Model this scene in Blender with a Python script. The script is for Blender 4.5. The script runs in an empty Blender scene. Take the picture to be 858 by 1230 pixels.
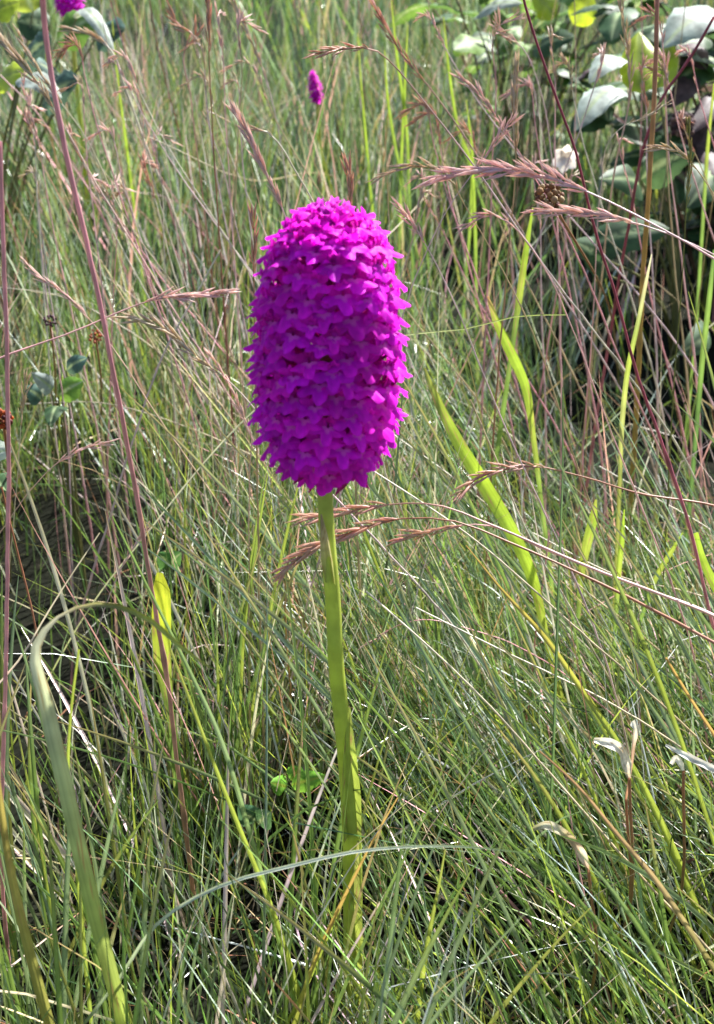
import bpy, math, random
import numpy as np
from mathutils import Vector, Matrix

random.seed(7)
rng = np.random.default_rng(11)
sc = bpy.context.scene
COL = sc.collection
R = math.radians

# ------------------------------------------------------------------ camera, sky, sun, exposure
CAM = Vector((0.0, 0.0, 0.37))
PITCH = R(27.0)
VFOV = R(48.0)
FPX = 615.0 / math.tan(VFOV / 2)          # focal length in pixels of the 858 x 1230 photograph
cd = bpy.data.cameras.new('camera')
cam = bpy.data.objects.new('camera', cd); COL.objects.link(cam)
cam.location = CAM
cam.rotation_euler = (math.pi / 2 - PITCH, 0, 0)
cd.sensor_fit = 'VERTICAL'; cd.sensor_height = 36.0; cd.angle = VFOV
cd.clip_start = 0.01; cd.clip_end = 500
cd.dof.use_dof = True; cd.dof.focus_distance = 0.41; cd.dof.aperture_fstop = 25.0
sc.camera = cam

SUN_EL, SUN_AZ = 50.0, 40.0               # sun stands behind the orchid, to its right
w = bpy.data.worlds.new('World'); sc.world = w; w.use_nodes = True
nt = w.node_tree
bg = nt.nodes['Background']
sky = nt.nodes.new('ShaderNodeTexSky'); sky.sky_type = 'NISHITA'; sky.sun_disc = False
sky.sun_elevation = R(SUN_EL); sky.sun_rotation = R(SUN_AZ); sky.dust_density = 2.0
nt.links.new(sky.outputs[0], bg.inputs[0]); bg.inputs[1].default_value = 0.07
sd = bpy.data.lights.new('sun', 'SUN'); sd.energy = 5.0; sd.angle = R(0.5); sd.color = (1.0, 0.98, 0.95)
sun = bpy.data.objects.new('sun', sd); COL.objects.link(sun)
sdir = Vector((math.sin(R(SUN_AZ)) * math.cos(R(SUN_EL)), math.cos(R(SUN_AZ)) * math.cos(R(SUN_EL)), math.sin(R(SUN_EL))))
sun.rotation_euler = sdir.to_track_quat('Z', 'Y').to_euler(); sun.location = (1, 2, 3)
sc.view_settings.view_transform = 'Standard'
sc.view_settings.look = 'None'
sc.view_settings.exposure = 2.02
sc.view_settings.gamma = 1.0
sc.render.engine = 'CYCLES'
sc.cycles.max_bounces = 6; sc.cycles.transmission_bounces = 4; sc.cycles.transparent_max_bounces = 6

# ------------------------------------------------------------------ pixel rays -> places
FW = Vector((0, math.cos(PITCH), -math.sin(PITCH))); UP = Vector((0, math.sin(PITCH), math.cos(PITCH)))
def ray(px, py):
    return Vector((1, 0, 0)) * ((px - 429) / FPX) + UP * ((615 - py) / FPX) + FW
def P(px, py, Y):                          # the point seen at a pixel, at distance Y in front of the camera's foot
    d = ray(px, py); return CAM + d * (Y / d.y)
def G(px, py, z=0.0):                      # where the pixel's ray meets height z
    d = ray(px, py); return CAM + d * ((z - CAM.z) / d.z)
def project(a):                            # n x 3 -> px, py, depth
    q = a - np.array(CAM)
    dep = q @ np.array(FW); u = q[..., 0]; v = q @ np.array(UP)
    dd = np.maximum(dep, 1e-4)
    return 429 + FPX * u / dd, 615 - FPX * v / dd, dep

# ------------------------------------------------------------------ materials
def new_mat(name):
    m = bpy.data.materials.new(name); m.use_nodes = True
    n = m.node_tree.nodes; n.clear()
    return m, n, m.node_tree.links
def plant_mat(name, transl=0.35, rough=0.4, spec=0.5, noise=0.25, nscale=60.0, attr='col', rnd=0.0, ttint=(1.0, 1.0, 0.6), bump=0.0, vr=0.0):
    m, n, l = new_mat(name)
    out = n.new('ShaderNodeOutputMaterial')
    a = n.new('ShaderNodeAttribute'); a.attribute_name = attr
    tc = n.new('ShaderNodeTexCoord')
    no = n.new('ShaderNodeTexNoise'); no.inputs['Scale'].default_value = nscale; no.inputs['Detail'].default_value = 3
    l.new(tc.outputs['Object'], no.inputs['Vector'])
    mr = n.new('ShaderNodeMapRange'); mr.inputs[1].default_value = 0.3; mr.inputs[2].default_value = 0.7
    mr.inputs[3].default_value = 1 - noise; mr.inputs[4].default_value = 1 + noise
    l.new(no.outputs['Fac'], mr.inputs[0])
    hs = n.new('ShaderNodeHueSaturation'); l.new(a.outputs['Color'], hs.inputs['Color']); l.new(mr.outputs[0], hs.inputs['Value'])
    if rnd:
        oi = n.new('ShaderNodeObjectInfo')
        m2 = n.new('ShaderNodeMapRange'); m2.inputs[3].default_value = 0.5 - rnd; m2.inputs[4].default_value = 0.5 + rnd
        l.new(oi.outputs['Random'], m2.inputs[0]); l.new(m2.outputs[0], hs.inputs['Hue'])
    if vr:
        m3 = n.new('ShaderNodeMapRange'); m3.inputs[3].default_value = 1 - vr; m3.inputs[4].default_value = 1 + vr
        ml = n.new('ShaderNodeMath'); ml.operation = 'MULTIPLY'; wn = n.new('ShaderNodeTexWhiteNoise'); wn.noise_dimensions = '1D'
        l.new(oi.outputs['Random'], wn.inputs['W']); l.new(wn.outputs['Value'], m3.inputs[0]); l.new(m3.outputs[0], ml.inputs[0]); l.new(mr.outputs[0], ml.inputs[1]); l.new(ml.outputs[0], hs.inputs['Value'])
    p = n.new('ShaderNodeBsdfPrincipled')
    p.inputs['Roughness'].default_value = rough; p.inputs['Specular IOR Level'].default_value = spec
    l.new(hs.outputs[0], p.inputs['Base Color'])
    if bump:
        b = n.new('ShaderNodeBump'); b.inputs['Strength'].default_value = bump; b.inputs['Distance'].default_value = 0.001
        l.new(no.outputs['Fac'], b.inputs['Height']); l.new(b.outputs[0], p.inputs['Normal'])
    t = n.new('ShaderNodeBsdfTranslucent')
    mx = n.new('ShaderNodeMix'); mx.data_type = 'RGBA'; mx.blend_type = 'MULTIPLY'; mx.inputs[0].default_value = 1.0
    l.new(hs.outputs[0], mx.inputs[6]); mx.inputs[7].default_value = (*[c * 1.0 for c in ttint], 1)
    g = n.new('ShaderNodeGamma'); g.inputs[1].default_value = 0.75
    l.new(mx.outputs[2], g.inputs[0]); l.new(g.outputs[0], t.inputs['Color'])
    ms = n.new('ShaderNodeMixShader'); ms.inputs[0].default_value = transl
    l.new(p.outputs[0], ms.inputs[1]); l.new(t.outputs[0], ms.inputs[2]); l.new(ms.outputs[0], out.inputs['Surface'])
    return m
M_BLADE = plant_mat('grass_blade', 0.24, 0.30, 0.9, 0.2, 90)
M_STALK = plant_mat('grass_stalk', 0.22, 0.45, 0.5, 0.22, 120, ttint=(1, .9, .7))
M_HEAD = plant_mat('grass_seed', 0.48, 0.45, 0.5, 0.3, 300, rnd=0.02, ttint=(1, .85, .7))
M_GLOW = plant_mat('thin_sunlit_blade', 0.40, 0.36, 0.5, 0.3, 70)
M_LEAF = plant_mat('broad_leaf', 0.30, 0.58, 0.28, 0.5, 80, bump=0.5)
M_STEM = plant_mat('orchid_stem', 0.34, 0.42, 0.4, 0.22, 140)
M_PETAL = plant_mat('orchid_petal', 0.60, 0.55, 0.18, 0.18, 420, rnd=0.02, ttint=(1.0, 0.6, 0.85), vr=.22)
M_DRY = plant_mat('dry_matter', 0.42, 0.6, 0.3, 0.35, 200, ttint=(1, .9, .7))

def ground_mat():
    m, n, l = new_mat('soil_and_thatch')
    out = n.new('ShaderNodeOutputMaterial'); p = n.new('ShaderNodeBsdfPrincipled'); p.inputs['Roughness'].default_value = 1.0; p.inputs['Specular IOR Level'].default_value = 0.03
    tc = n.new('ShaderNodeTexCoord')
    n1 = n.new('ShaderNodeTexNoise'); n1.inputs['Scale'].default_value = 45; n1.inputs['Detail'].default_value = 8
    n2 = n.new('ShaderNodeTexNoise'); n2.inputs['Scale'].default_value = 3; n2.inputs['Detail'].default_value = 4
    l.new(tc.outputs['Object'], n1.inputs['Vector']); l.new(tc.outputs['Object'], n2.inputs['Vector'])
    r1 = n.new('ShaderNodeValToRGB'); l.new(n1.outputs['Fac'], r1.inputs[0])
    r1.color_ramp.elements[0].position = .3; r1.color_ramp.elements[0].color = (.006, .005, .005, 1)  # near-black soil: shade between the blades put into the colour
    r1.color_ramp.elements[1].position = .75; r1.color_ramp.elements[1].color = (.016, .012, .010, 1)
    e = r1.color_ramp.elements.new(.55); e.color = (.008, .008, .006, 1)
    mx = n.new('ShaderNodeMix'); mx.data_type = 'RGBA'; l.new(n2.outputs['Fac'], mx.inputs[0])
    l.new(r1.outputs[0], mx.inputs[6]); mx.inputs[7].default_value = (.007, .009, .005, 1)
    l.new(mx.outputs[2], p.inputs['Base Color'])
    b = n.new('ShaderNodeBump'); b.inputs['Strength'].default_value = .8; b.inputs['Distance'].default_value = .01
    l.new(n1.outputs['Fac'], b.inputs['Height']); l.new(b.outputs[0], p.inputs['Normal'])
    l.new(p.outputs[0], out.inputs['Surface'])
    return m
M_GROUND = ground_mat()

# ------------------------------------------------------------------ object helpers
def make_mesh(name, v, f, mat, cols=None, smooth=True):
    me = bpy.data.meshes.new(name)
    v = np.asarray(v, dtype=np.float32).reshape(-1, 3)
    if isinstance(f, np.ndarray):
        k = f.shape[1]; nf = len(f)
        me.vertices.add(len(v)); me.vertices.foreach_set('co', v.ravel())
        me.loops.add(nf * k); me.loops.foreach_set('vertex_index', f.astype(np.int32).ravel())
        me.polygons.add(nf); me.polygons.foreach_set('loop_start', np.arange(0, nf * k, k, dtype=np.int32))
        me.update(calc_edges=True)
    else:
        me.from_pydata([tuple(map(float, q)) for q in v], [], f)
    me.materials.append(mat)
    if smooth: me.polygons.foreach_set('use_smooth', np.ones(len(me.polygons), dtype=bool))
    if cols is not None:
        c = np.ones((len(v), 4), dtype=np.float32); c[:, :3] = np.asarray(cols, dtype=np.float32).reshape(-1, 3)
        at = me.color_attributes.new('col', 'FLOAT_COLOR', 'POINT'); at.data.foreach_set('color', c.ravel())
    me.update()
    return me
def obj(name, me, parent=None, mat=None):
    o = bpy.data.objects.new(name, me); COL.objects.link(o)
    if parent is not None: o.parent = parent
    if mat is not None: o.matrix_local = mat
    return o
def tag(o, label, cat, group=None):
    o['label'] = label; o['category'] = cat
    if group: o['group'] = group
    return o
def thing(name, loc, label, cat, group=None):
    o = bpy.data.objects.new(name, None); COL.objects.link(o); o.location = loc; o.empty_display_size = 0.01
    return tag(o, label, cat, group)

def spline(pts, n):                        # Catmull-Rom through the points, n samples, by chord length
    p = np.array([list(q) for q in pts], dtype=float)
    if len(p) == 2: p = np.array([p[0], (p[0] + p[1]) / 2, p[1]])
    d = np.concatenate([[0], np.cumsum(np.linalg.norm(np.diff(p, axis=0), axis=1))]); d /= d[-1]
    m = np.gradient(p, d, axis=0)
    s = np.linspace(0, 1, n); i = np.clip(np.searchsorted(d, s, side='right') - 1, 0, len(p) - 2)
    h = (d[i + 1] - d[i])[:, None]; t = ((s - d[i]) / (d[i + 1] - d[i]))[:, None]
    return ((2*t**3 - 3*t**2 + 1) * p[i] + (t**3 - 2*t**2 + t) * h * m[i] + (-2*t**3 + 3*t**2) * p[i + 1] + (t**3 - t**2) * h * m[i + 1])
def lerp_list(vals, n):
    vals = np.array(vals, dtype=float); x = np.linspace(0, 1, len(vals)); s = np.linspace(0, 1, n)
    if vals.ndim == 1: return np.interp(s, x, vals)
    return np.stack([np.interp(s, x, vals[:, k]) for k in range(vals.shape[1])], 1)
def at_points(vals, pts, m, n):             # values given at the m traced points, carried on unchanged beyond them
    p = np.array([list(q) for q in pts]); d = np.concatenate([[0], np.cumsum(np.linalg.norm(np.diff(p, axis=0), axis=1))]); d /= d[-1]
    vals = np.array(vals, float)
    if len(vals) != m: return lerp_list(vals, n)
    s = np.linspace(0, 1, n)
    if vals.ndim == 1: return np.interp(s, d[:m], vals)
    return np.stack([np.interp(s, d[:m], vals[:, k]) for k in range(vals.shape[1])], 1)
def frames(c):
    t = np.gradient(c, axis=0); t /= np.linalg.norm(t, axis=1)[:, None] + 1e-12
    ref = np.array([0.31, 0.9, 0.12]); s = np.cross(t, ref); s /= np.linalg.norm(s, axis=1)[:, None] + 1e-9
    return t, s, np.cross(s, t)
def tube(c, r, cols, k=6, name='tube', mat=None, origin=None):
    c = np.asarray(c, float); n = len(c); t, s, b = frames(c)
    a = np.arange(k) / k * 2 * math.pi
    v = c[:, None, :] + r[:, None, None] * (np.cos(a)[None, :, None] * s[:, None, :] + np.sin(a)[None, :, None] * b[:, None, :])
    if origin is not None: v = v - np.array(origin)
    i = np.arange(n - 1)[:, None] * k; j = np.arange(k)[None, :]; j2 = (j + 1) % k
    f = np.stack([i + j, i + j2, i + k + j2, i + k + j], -1).reshape(-1, 4)
    cc = np.repeat(np.asarray(cols, float), k, axis=0)
    return make_mesh(name, v.reshape(-1, 3), f, mat or M_STALK, cc)
def strip(c, wd, cols, name, mat, origin, facing=None, twist=None, crease=0.22, undul=0.0):
    """a blade: five verts across with a keel; facing = the direction its flat side looks at"""
    c = np.asarray(c, float); n = len(c); t, s0, b0 = frames(c)
    if facing is not None:
        fv = np.asarray(facing, float); fv = fv if fv.ndim == 2 else np.repeat(fv[None], n, 0)
        s = np.cross(t, fv); s /= np.linalg.norm(s, axis=1)[:, None] + 1e-9
    else: s = s0
    nn = np.cross(s, t)
    if twist is not None:
        a = np.asarray(twist)[:, None]; s, nn = s * np.cos(a) + nn * np.sin(a), nn * np.cos(a) - s * np.sin(a)
    w = np.asarray(wd)[:, None] / 2
    u = np.linspace(0, 1, n)[:, None]
    k = 11 if np.max(wd) > .003 else 5
    xs = np.linspace(-1, 1, k); off = [(q, 1 - abs(q) ** 1.3) for q in xs]
    v = np.stack([c + s * w * x - nn * w * 2 * crease * y + nn * w * undul * np.sin(u * 23 + x * 2) for x, y in off], 1) - np.array(origin)
    i = np.arange(n - 1)[:, None] * k; j = np.arange(k - 1)[None, :]
    f = np.stack([i + j, i + j + 1, i + k + j + 1, i + k + j], -1).reshape(-1, 4)
    cc = np.repeat(np.asarray(cols, float)[:, None, :], k, 1)
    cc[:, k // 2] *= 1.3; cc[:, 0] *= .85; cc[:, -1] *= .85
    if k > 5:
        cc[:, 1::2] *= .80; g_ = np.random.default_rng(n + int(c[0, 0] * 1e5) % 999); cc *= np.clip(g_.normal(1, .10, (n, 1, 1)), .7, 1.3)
        br = (g_.random((n, k)) < .05)[..., None]; cc = np.where(br, np.array((.26, .15, .06)), cc)
    return make_mesh(name, v.reshape(-1, 3), f, mat, cc.reshape(-1, 3))

FB = np.zeros((412, 288), dtype=np.float32)   # where the traced plants stand: their distance, used to thin the grass in front of them
def claim(c, rpx):
    c = np.asarray(c); px, py, dep = project(c)
    k = 4; xs = np.interp(np.linspace(0, len(c) - 1, len(c) * k), np.arange(len(c)), px); ys = np.interp(np.linspace(0, len(c) - 1, len(c) * k), np.arange(len(c)), py)
    ds = np.interp(np.linspace(0, len(c) - 1, len(c) * k), np.arange(len(c)), dep); q = max(1, int(round(rpx / 3)))
    for x, y, d in zip(xs / 3, ys / 3, ds):
        x, y = int(x), int(y)
        if -q < x < 286 + q and -q < y < 410 + q and d > 0:
            sl = FB[max(0, y - q):max(0, y + q + 1), max(0, x - q):max(0, x + q + 1)]; np.maximum(sl, d - .006, out=sl)
# palette (base colours)
GREEN = (.112, .195, .036); DGREEN = (.045, .098, .024); BGREEN = (.140, .205, .105); YGREEN = (.23, .29, .035)
LIME = (.22, .34, .025); STRAW = (.40, .31, .17); PALE = (.50, .46, .36); PINK = (.56, .27, .29); BROWN = (.30, .13, .075)
RED = (.22, .035, .055); ROSE = (.62, .38, .36); OLIVE = (.13, .14, .03); ORANGE = (.36, .20, .06); MAUVE = (.52, .39, .40)

# ------------------------------------------------------------------ the ground
gx = np.concatenate([-np.geomspace(120, 1.2, 12), np.linspace(-1, 1, 41), np.geomspace(1.2, 120, 12)])
gy = gx + 0.6
X, Y = np.meshgrid(gx, gy, indexing='ij')
def ground_z(x, y): return 0.006 * np.sin(x * 17 + 1.3) * np.cos(y * 13) + 0.004 * np.sin(x * 41 + y * 29) - 0.006
Z = ground_z(X, Y)
n1, n2 = X.shape
idx = np.arange(n1 * n2).reshape(n1, n2)
gf = np.stack([idx[:-1, :-1], idx[1:, :-1], idx[1:, 1:], idx[:-1, 1:]], -1).reshape(-1, 4)
g = obj('ground', make_mesh('ground', np.stack([X, Y, Z], -1), gf, M_GROUND)); g['kind'] = 'structure'

# ------------------------------------------------------------------ the orchid
def lip_mesh(seed):
    r = random.Random(seed)
    na, nr = 25, 5
    v, c = [], []
    th = np.linspace(-R(112), R(112), na)
    pk = [0, R(72 + r.uniform(-6, 6)), -R(72 + r.uniform(-6, 6))]
    for k in range(nr + 1):
        q = k / nr
        for a in th:
            lob = max(math.exp(-((a - m) / R(30 if m == 0 else 33)) ** 2) * (1.05 if m == 0 else 1.0) for m in pk)
            rad = 5.9 * (0.36 + 0.64 * lob) * (1 + .02 * math.sin(9 * a + seed))
            rr = .5 + (rad - .5) * q
            x = rr * math.sin(a) * 1.0; d = rr * math.cos(a)
            curl = -.75 * (q ** 2) + q * q * (.42 * math.sin(a * 7 + seed * 1.7) + .25 * math.sin(a * 13 + seed)) - .10 * abs(x) * q
            dy, dz = -math.cos(R(46)), math.sin(R(46))           # the lip hangs down and out
            ny, nz = math.sin(R(46)), math.cos(R(46))
            v.append((x * .001, (d * dy + curl * ny) * .001, (d * dz + curl * nz) * .001))
            base = (np.array((.74, .008, .66)) if q > .7 else np.array((.66, .005, .61))) if q > .35 else np.array((.80, .12, .66))
            c.append(base * (1 + r.uniform(-.06, .06)))
    f = []
    for k in range(nr):
        for j in range(na - 1):
            a = k * na + j; f.append((a, a + 1, a + na + 1, a + na))
    return make_mesh('lip', v, np.array(f), M_PETAL, c)
def petal(v, f, c, base, direc, up, L, W, cup, col, n=6, m=5):
    d = Vector(direc).normalized(); s = d.cross(Vector(up)).normalized(); u = s.cross(d)
    o = len(v)
    for i in range(n + 1):
        t = i / n; wd = W * (math.sin(math.pi * min(1, t * .86 + .10)) ** .75) if t < 1 else W * .12
        for j in range(m):
            x = (j / (m - 1) - .5) * 2
            p = Vector(base) + d * (L * t) + s * (wd / 2 * x) + u * (cup * (x * x * wd * .5 - t * t * L * .35))
            v.append(tuple(p * .001)); c.append(np.array(col) * (1 - .12 * (1 - t)))
    for i in range(n):
        for j in range(m - 1):
            a = o + i * m + j; f.append((a, a + 1, a + m + 1, a + m))
def floret_mesh(seed):
    r = random.Random(seed); v, f, c = [], [], []
    mg = (.68, .005, .56); mp = (.70, .013, .59)
    petal(v, f, c, (0.3, .3, 0), (1.0 + r.uniform(-.1, .1), .45 + r.uniform(-.2, .2), .12), (0, 0, 1), 4.6, 2.7, -.25, mg)
    petal(v, f, c, (-.3, .3, 0), (-1.0 + r.uniform(-.1, .1), .45 + r.uniform(-.2, .2), .12), (0, 0, 1), 4.6, 2.7, -.25, mg)
    petal(v, f, c, (0, .9, -.5), (r.uniform(-.1, .1), .62, .75), (0, -.75, .62), 3.4, 2.6, .75, mp)      # hood
    petal(v, f, c, (.5, .8, -.3), (.3, .55, .75), (-.5, -.6, .5), 2.9, 1.7, .6, mp)
    petal(v, f, c, (-.5, .8, -.3), (-.3, .55, .75), (.5, -.6, .5), 2.9, 1.7, .6, mp)
    # twisted ovary back to the rachis, and the thin spur
    def tb(pts, rad, col):
        o = len(v); cc = spline(pts, 6); t, s, b = frames(cc)
        for i in range(6):
            for k in range(5):
                a = k / 5 * 6.283
                v.append(tuple((cc[i] + rad[min(i, len(rad) - 1)] * (math.cos(a) * s[i] + math.sin(a) * b[i])) * .001)); c.append(np.array(col))
        for i in range(5):
            for k in range(5):
                f.append((o + i * 5 + k, o + i * 5 + (k + 1) % 5, o + i * 5 + 5 + (k + 1) % 5, o + i * 5 + 5 + k))
    tb([(0, .3, 0), (0, .6, -4), (0, -1, -9), (0, -4.5, -15)], [.9, .8, .9, 1.0, .9, .7], (.56, .03, .42))
    tb([(0, -.3, 0), (r.uniform(-1, 1), -2, -3), (r.uniform(-1.5, 1.5), -6, -6)], [.45, .42, .4, .36, .3, .2], (.45, .03, .38))
    return make_mesh('floret', v, np.array(f), M_PETAL, c)
def bud_mesh(seed):
    v, f, c = [], [], []
    for k in range(5):
        a = k / 5 * 6.283 + seed
        petal(v, f, c, (math.cos(a) * .5, math.sin(a) * .5, -1), (math.cos(a) * .18, math.sin(a) * .18, 1), (-math.cos(a), -math.sin(a), .1), 4.2, 2.5, .7, (.58, .05, .52), 5, 3)
    return make_mesh('bud', v, np.array(f), M_PETAL, c)
LIPS = [lip_mesh(k) for k in range(5)]; FLORETS = [floret_mesh(k) for k in range(5)]; BUDS = [bud_mesh(k) for k in range(2)]

def build_orchid(stem_pts, stem_w, a0, a1, prof, n, size, label, group=None, leaves=(), stem_cols=None, seed=3, bracts=()):
    """stem_pts: spike end first, ground last; a0/a1: foot and tip of the spike's axis; prof: [(s, radius)]"""
    rr = random.Random(seed)
    root = Vector(stem_pts[-1]); t = thing('orchid', root, label, 'orchid', group)
    c = spline([a0 + (a1 - a0) * .75] + list(stem_pts), 46)
    rad = np.concatenate([[.0009], lerp_list(stem_w, 45)]) / 1.0
    cols = lerp_list(stem_cols or [(.30, .24, .10), (.40, .46, .09), (.35, .42, .06), (.33, .40, .06), (.31, .38, .06), (.29, .35, .06)], 46)
    obj('stem', tube(c, rad, cols, 12, 'stem', M_STEM, root), t)
    for (pts, wd, cl, fc) in leaves:
        m = len(wd) * 5; cc = spline(pts, m)
        obj('sheath_leaf', strip(cc, lerp_list(wd, m), lerp_list(cl, m), 'sheath_leaf', M_LEAF, root, facing=fc, crease=.42), t)
    for (pts, wd, cl) in bracts:
        cc = spline(pts, 14)
        obj('bract', strip(cc, lerp_list(wd, 14), lerp_list(cl, 14), 'bract', M_PETAL, root, facing=(0, -1, .1), crease=.4), t)
    ax = (a1 - a0); Lx = ax.length; ax.normalize()
    ss = np.array([p[0] for p in prof]); rs = np.array([p[1] for p in prof])
    # area weighted positions along the outline
    q = np.linspace(0, 1, 400); rq = np.interp(q, ss, rs)
    slope = np.gradient(rq, q * Lx)
    wgt = (np.maximum(rq, .3 * rs.max() * .3)) * np.sqrt(1 + np.minimum(slope ** 2, 9)) * (1 + .55 * np.clip((q - .82) / .18, 0, 1)); cw = np.cumsum(wgt); cw /= cw[-1]
    side = ax.cross(Vector((0, 1, 0))).normalized(); fr = side.cross(ax)
    for i in range(n):
        u = (i + .5) / n; s = float(np.interp(u, cw, q)); r0 = float(np.interp(s, ss, rs)); sl = float(np.clip(np.interp(s, q, slope), -2.2, .8))
        phi = i * 2.39996 + rr.uniform(-.10, .10); s += rr.uniform(-.012, .012)
        rd = side * math.cos(phi) + fr * math.sin(phi)
        nrm = (rd - ax * sl * .62).normalized()
        upv = (ax - nrm * ax.dot(nrm))
        upv = upv.normalized() if upv.length > .05 else -rd
        sz = size * (1.0 - .12 * max(0, (s - .72) / .28)) * rr.uniform(.82, 1.16)
        pos = a0 + ax * (s * Lx) + rd * max(0.0008, r0 - .0042 * sz) - nrm * .0006
        nr2 = (nrm + side * rr.uniform(-.16, .16) + ax * rr.uniform(-.12, .16) + ax * (.10 if s < .85 else .0)).normalized()
        xx = upv.cross(nr2).normalized(); yy = nr2.cross(xx); ro = rr.uniform(-.22, .22)
        xx, yy = xx * math.cos(ro) + yy * math.sin(ro), yy * math.cos(ro) - xx * math.sin(ro)
        M = Matrix((xx, yy, nr2)).transposed().to_4x4(); M = M @ Matrix.Scale(sz, 4); M.translation = pos - root
        if s > .972:
            obj('bud', BUDS[i % 2], t, M); continue
        fl = obj('floret', FLORETS[rr.randrange(5)], t, M)
        sc_ = Matrix.Rotation(rr.uniform(-.2, .2), 4, 'X') @ Matrix.Scale(rr.uniform(.9, 1.08), 4)
        obj('lip', LIPS[rr.randrange(5)], fl, sc_)
    return t

OY = 0.287
sp = [P(390, 580, OY), P(393, 640, OY), P(400, 720, OY - .001), P(404, 800, OY - .002), P(411, 865, OY - .002), P(418, 930, OY - .001), P(423, 1010, OY), P(424, 1100, OY + .001), P(425, 1200, OY + .002)]
sp.append(Vector((sp[-1].x + .001, OY + .004, -.012)))
V = Vector
prof = [(0, .010), (.05, .0168), (.14, .0200), (.25, .0217), (.40, .0221), (.55, .0217), (.66, .0212), (.76, .0201), (.84, .0182), (.91, .0150), (.96, .0106), (1.0, .0045)]
leafA = ([P(397, 702, OY - .0035), P(393, 675, OY - .0038), P(389, 640, OY - .0042), P(386, 618, OY - .0046)], [.0036, .0042, .0030, .0006], [(.36, .40, .08), (.38, .36, .14), (.40, .32, .20), (.40, .30, .2)], (-.55, -.8, .1))
leafB = ([P(424, 1010, OY - .0042), P(422, 950, OY - .0052), P(420, 900, OY - .0050), P(420, 850, OY - .002)], [.0060, .0066, .0046, .0006], [(.27, .34, .05), (.29, .37, .05), (.29, .37, .05), (.32, .38, .08)], (.35, -.9, .2))
leafC = ([P(428, 1225, OY - .003), P(427, 1150, OY - .0048), P(426, 1080, OY - .0056), P(430, 1010, OY - .004)], [.0066, .0070, .0050, .0008], [(.30, .36, .06), (.32, .38, .06), (.32, .39, .06), (.36, .36, .1)], (.5, -.85, .1))
leafD = ([P(466, 1235, OY + .01), P(474, 1200, OY), P(488, 1165, OY - .004)], [.006, .0058, .001], [(.16, .24, .03), (.18, .27, .03), (.2, .28, .05)], (.3, -.9, .3))
build_orchid(sp, [.0020, .0021, .0022, .0023, .0025, .0030, .0033, .0034, .0035, .0036], P(392, 560, OY), P(397, 246, OY), prof, 262, .90,
             'tall pyramidal orchid with dense magenta-purple flower spike on a thick green stem', leaves=[leafA, leafB, leafC, leafD], bracts=[([P(*a_, OY - .008), P(*b_, OY - .006), P(*c_, OY)], [.0002, .0020, .0026, .0014], [(.42, .02, .22), (.46, .03, .30), (.36, .10, .14)]) for a_, b_, c_ in [((402, 596), (412, 582), (424, 560)), ((371, 592), (378, 578), (386, 560)), ((444, 588), (436, 576), (420, 558)), ((352, 582), (364, 570), (380, 556))]])
# two more orchids far behind in the grass
oy = 1.25
build_orchid([P(86, 24, oy), P(90, 80, oy), P(97, 150, oy), G(104, 250)], [.0022, .0024, .0026, .003], P(85, 20, oy), P(78, -36, oy),
             [(0, .008), (.15, .015), (.4, .017), (.7, .014), (.9, .009), (1, .002)], 70, .95, 'distant pink-purple orchid flower spike above broad leaves by the tall rosy stalk', seed=9)
oy = 1.35
build_orchid([P(381, 122, oy), P(384, 160, oy), G(388, 250)], [.0018, .002, .0025], P(381, 123, oy), P(375, 85, oy),
             [(0, .004), (.2, .0085), (.5, .010), (.8, .007), (1, .0015)], 34, .8, 'small half-closed dark purple orchid flower spike deep in the grass behind the big orchid', seed=12)

# ------------------------------------------------------------------ seed heads and stalks
def spikelet_mesh(seed, c0, c1):
    r = random.Random(seed); v, f, c = [], [], []
    for k in range(5):
        s = 1 if k % 2 else -1
        z0 = .10 * k; L = (.66 - .03 * k) * r.uniform(.85, 1.25); off = .035 * s
        d = Vector((s * (.16 + r.uniform(-.05, .05)), r.uniform(-.07, .07), 1)).normalized(); ref = Vector((0, 1, 0)); sd = d.cross(ref).normalized(); up = sd.cross(d)
        o = len(v); prof_ = [(0, .02), (.22, .054), (.48, .056), (.74, .026), (1, .0012)]
        for t, rad in prof_:
            for j in range(4):
                a = j / 4 * 6.283 + .785
                p = Vector((off, 0, z0)) + d * (L * t) + (sd * math.cos(a) * .75 + up * math.sin(a) * 1.15) * rad
                v.append(tuple(p)); c.append(np.array(c0) * (1 - t) + np.array(c1) * t)
        for i in range(4):
            for j in range(4):
                f.append((o + i * 4 + j, o + i * 4 + (j + 1) % 4, o + i * 4 + 4 + (j + 1) % 4, o + i * 4 + 4 + j))
    return make_mesh('spikelet', v, np.array(f), M_HEAD, c)
HEADS = {'pink': [spikelet_mesh(k, (.70, .46, .40), (.76, .64, .62)) for k in range(3)],
         'straw': [spikelet_mesh(k + 5, (.50, .39, .22), (.64, .56, .46)) for k in range(3)],
         'brown': [spikelet_mesh(k + 9, (.56, .31, .22), (.64, .44, .35)) for k in range(3)],
         'green': [spikelet_mesh(k + 13, (.24, .26, .07), (.36, .31, .14)) for k in range(3)]}

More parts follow.
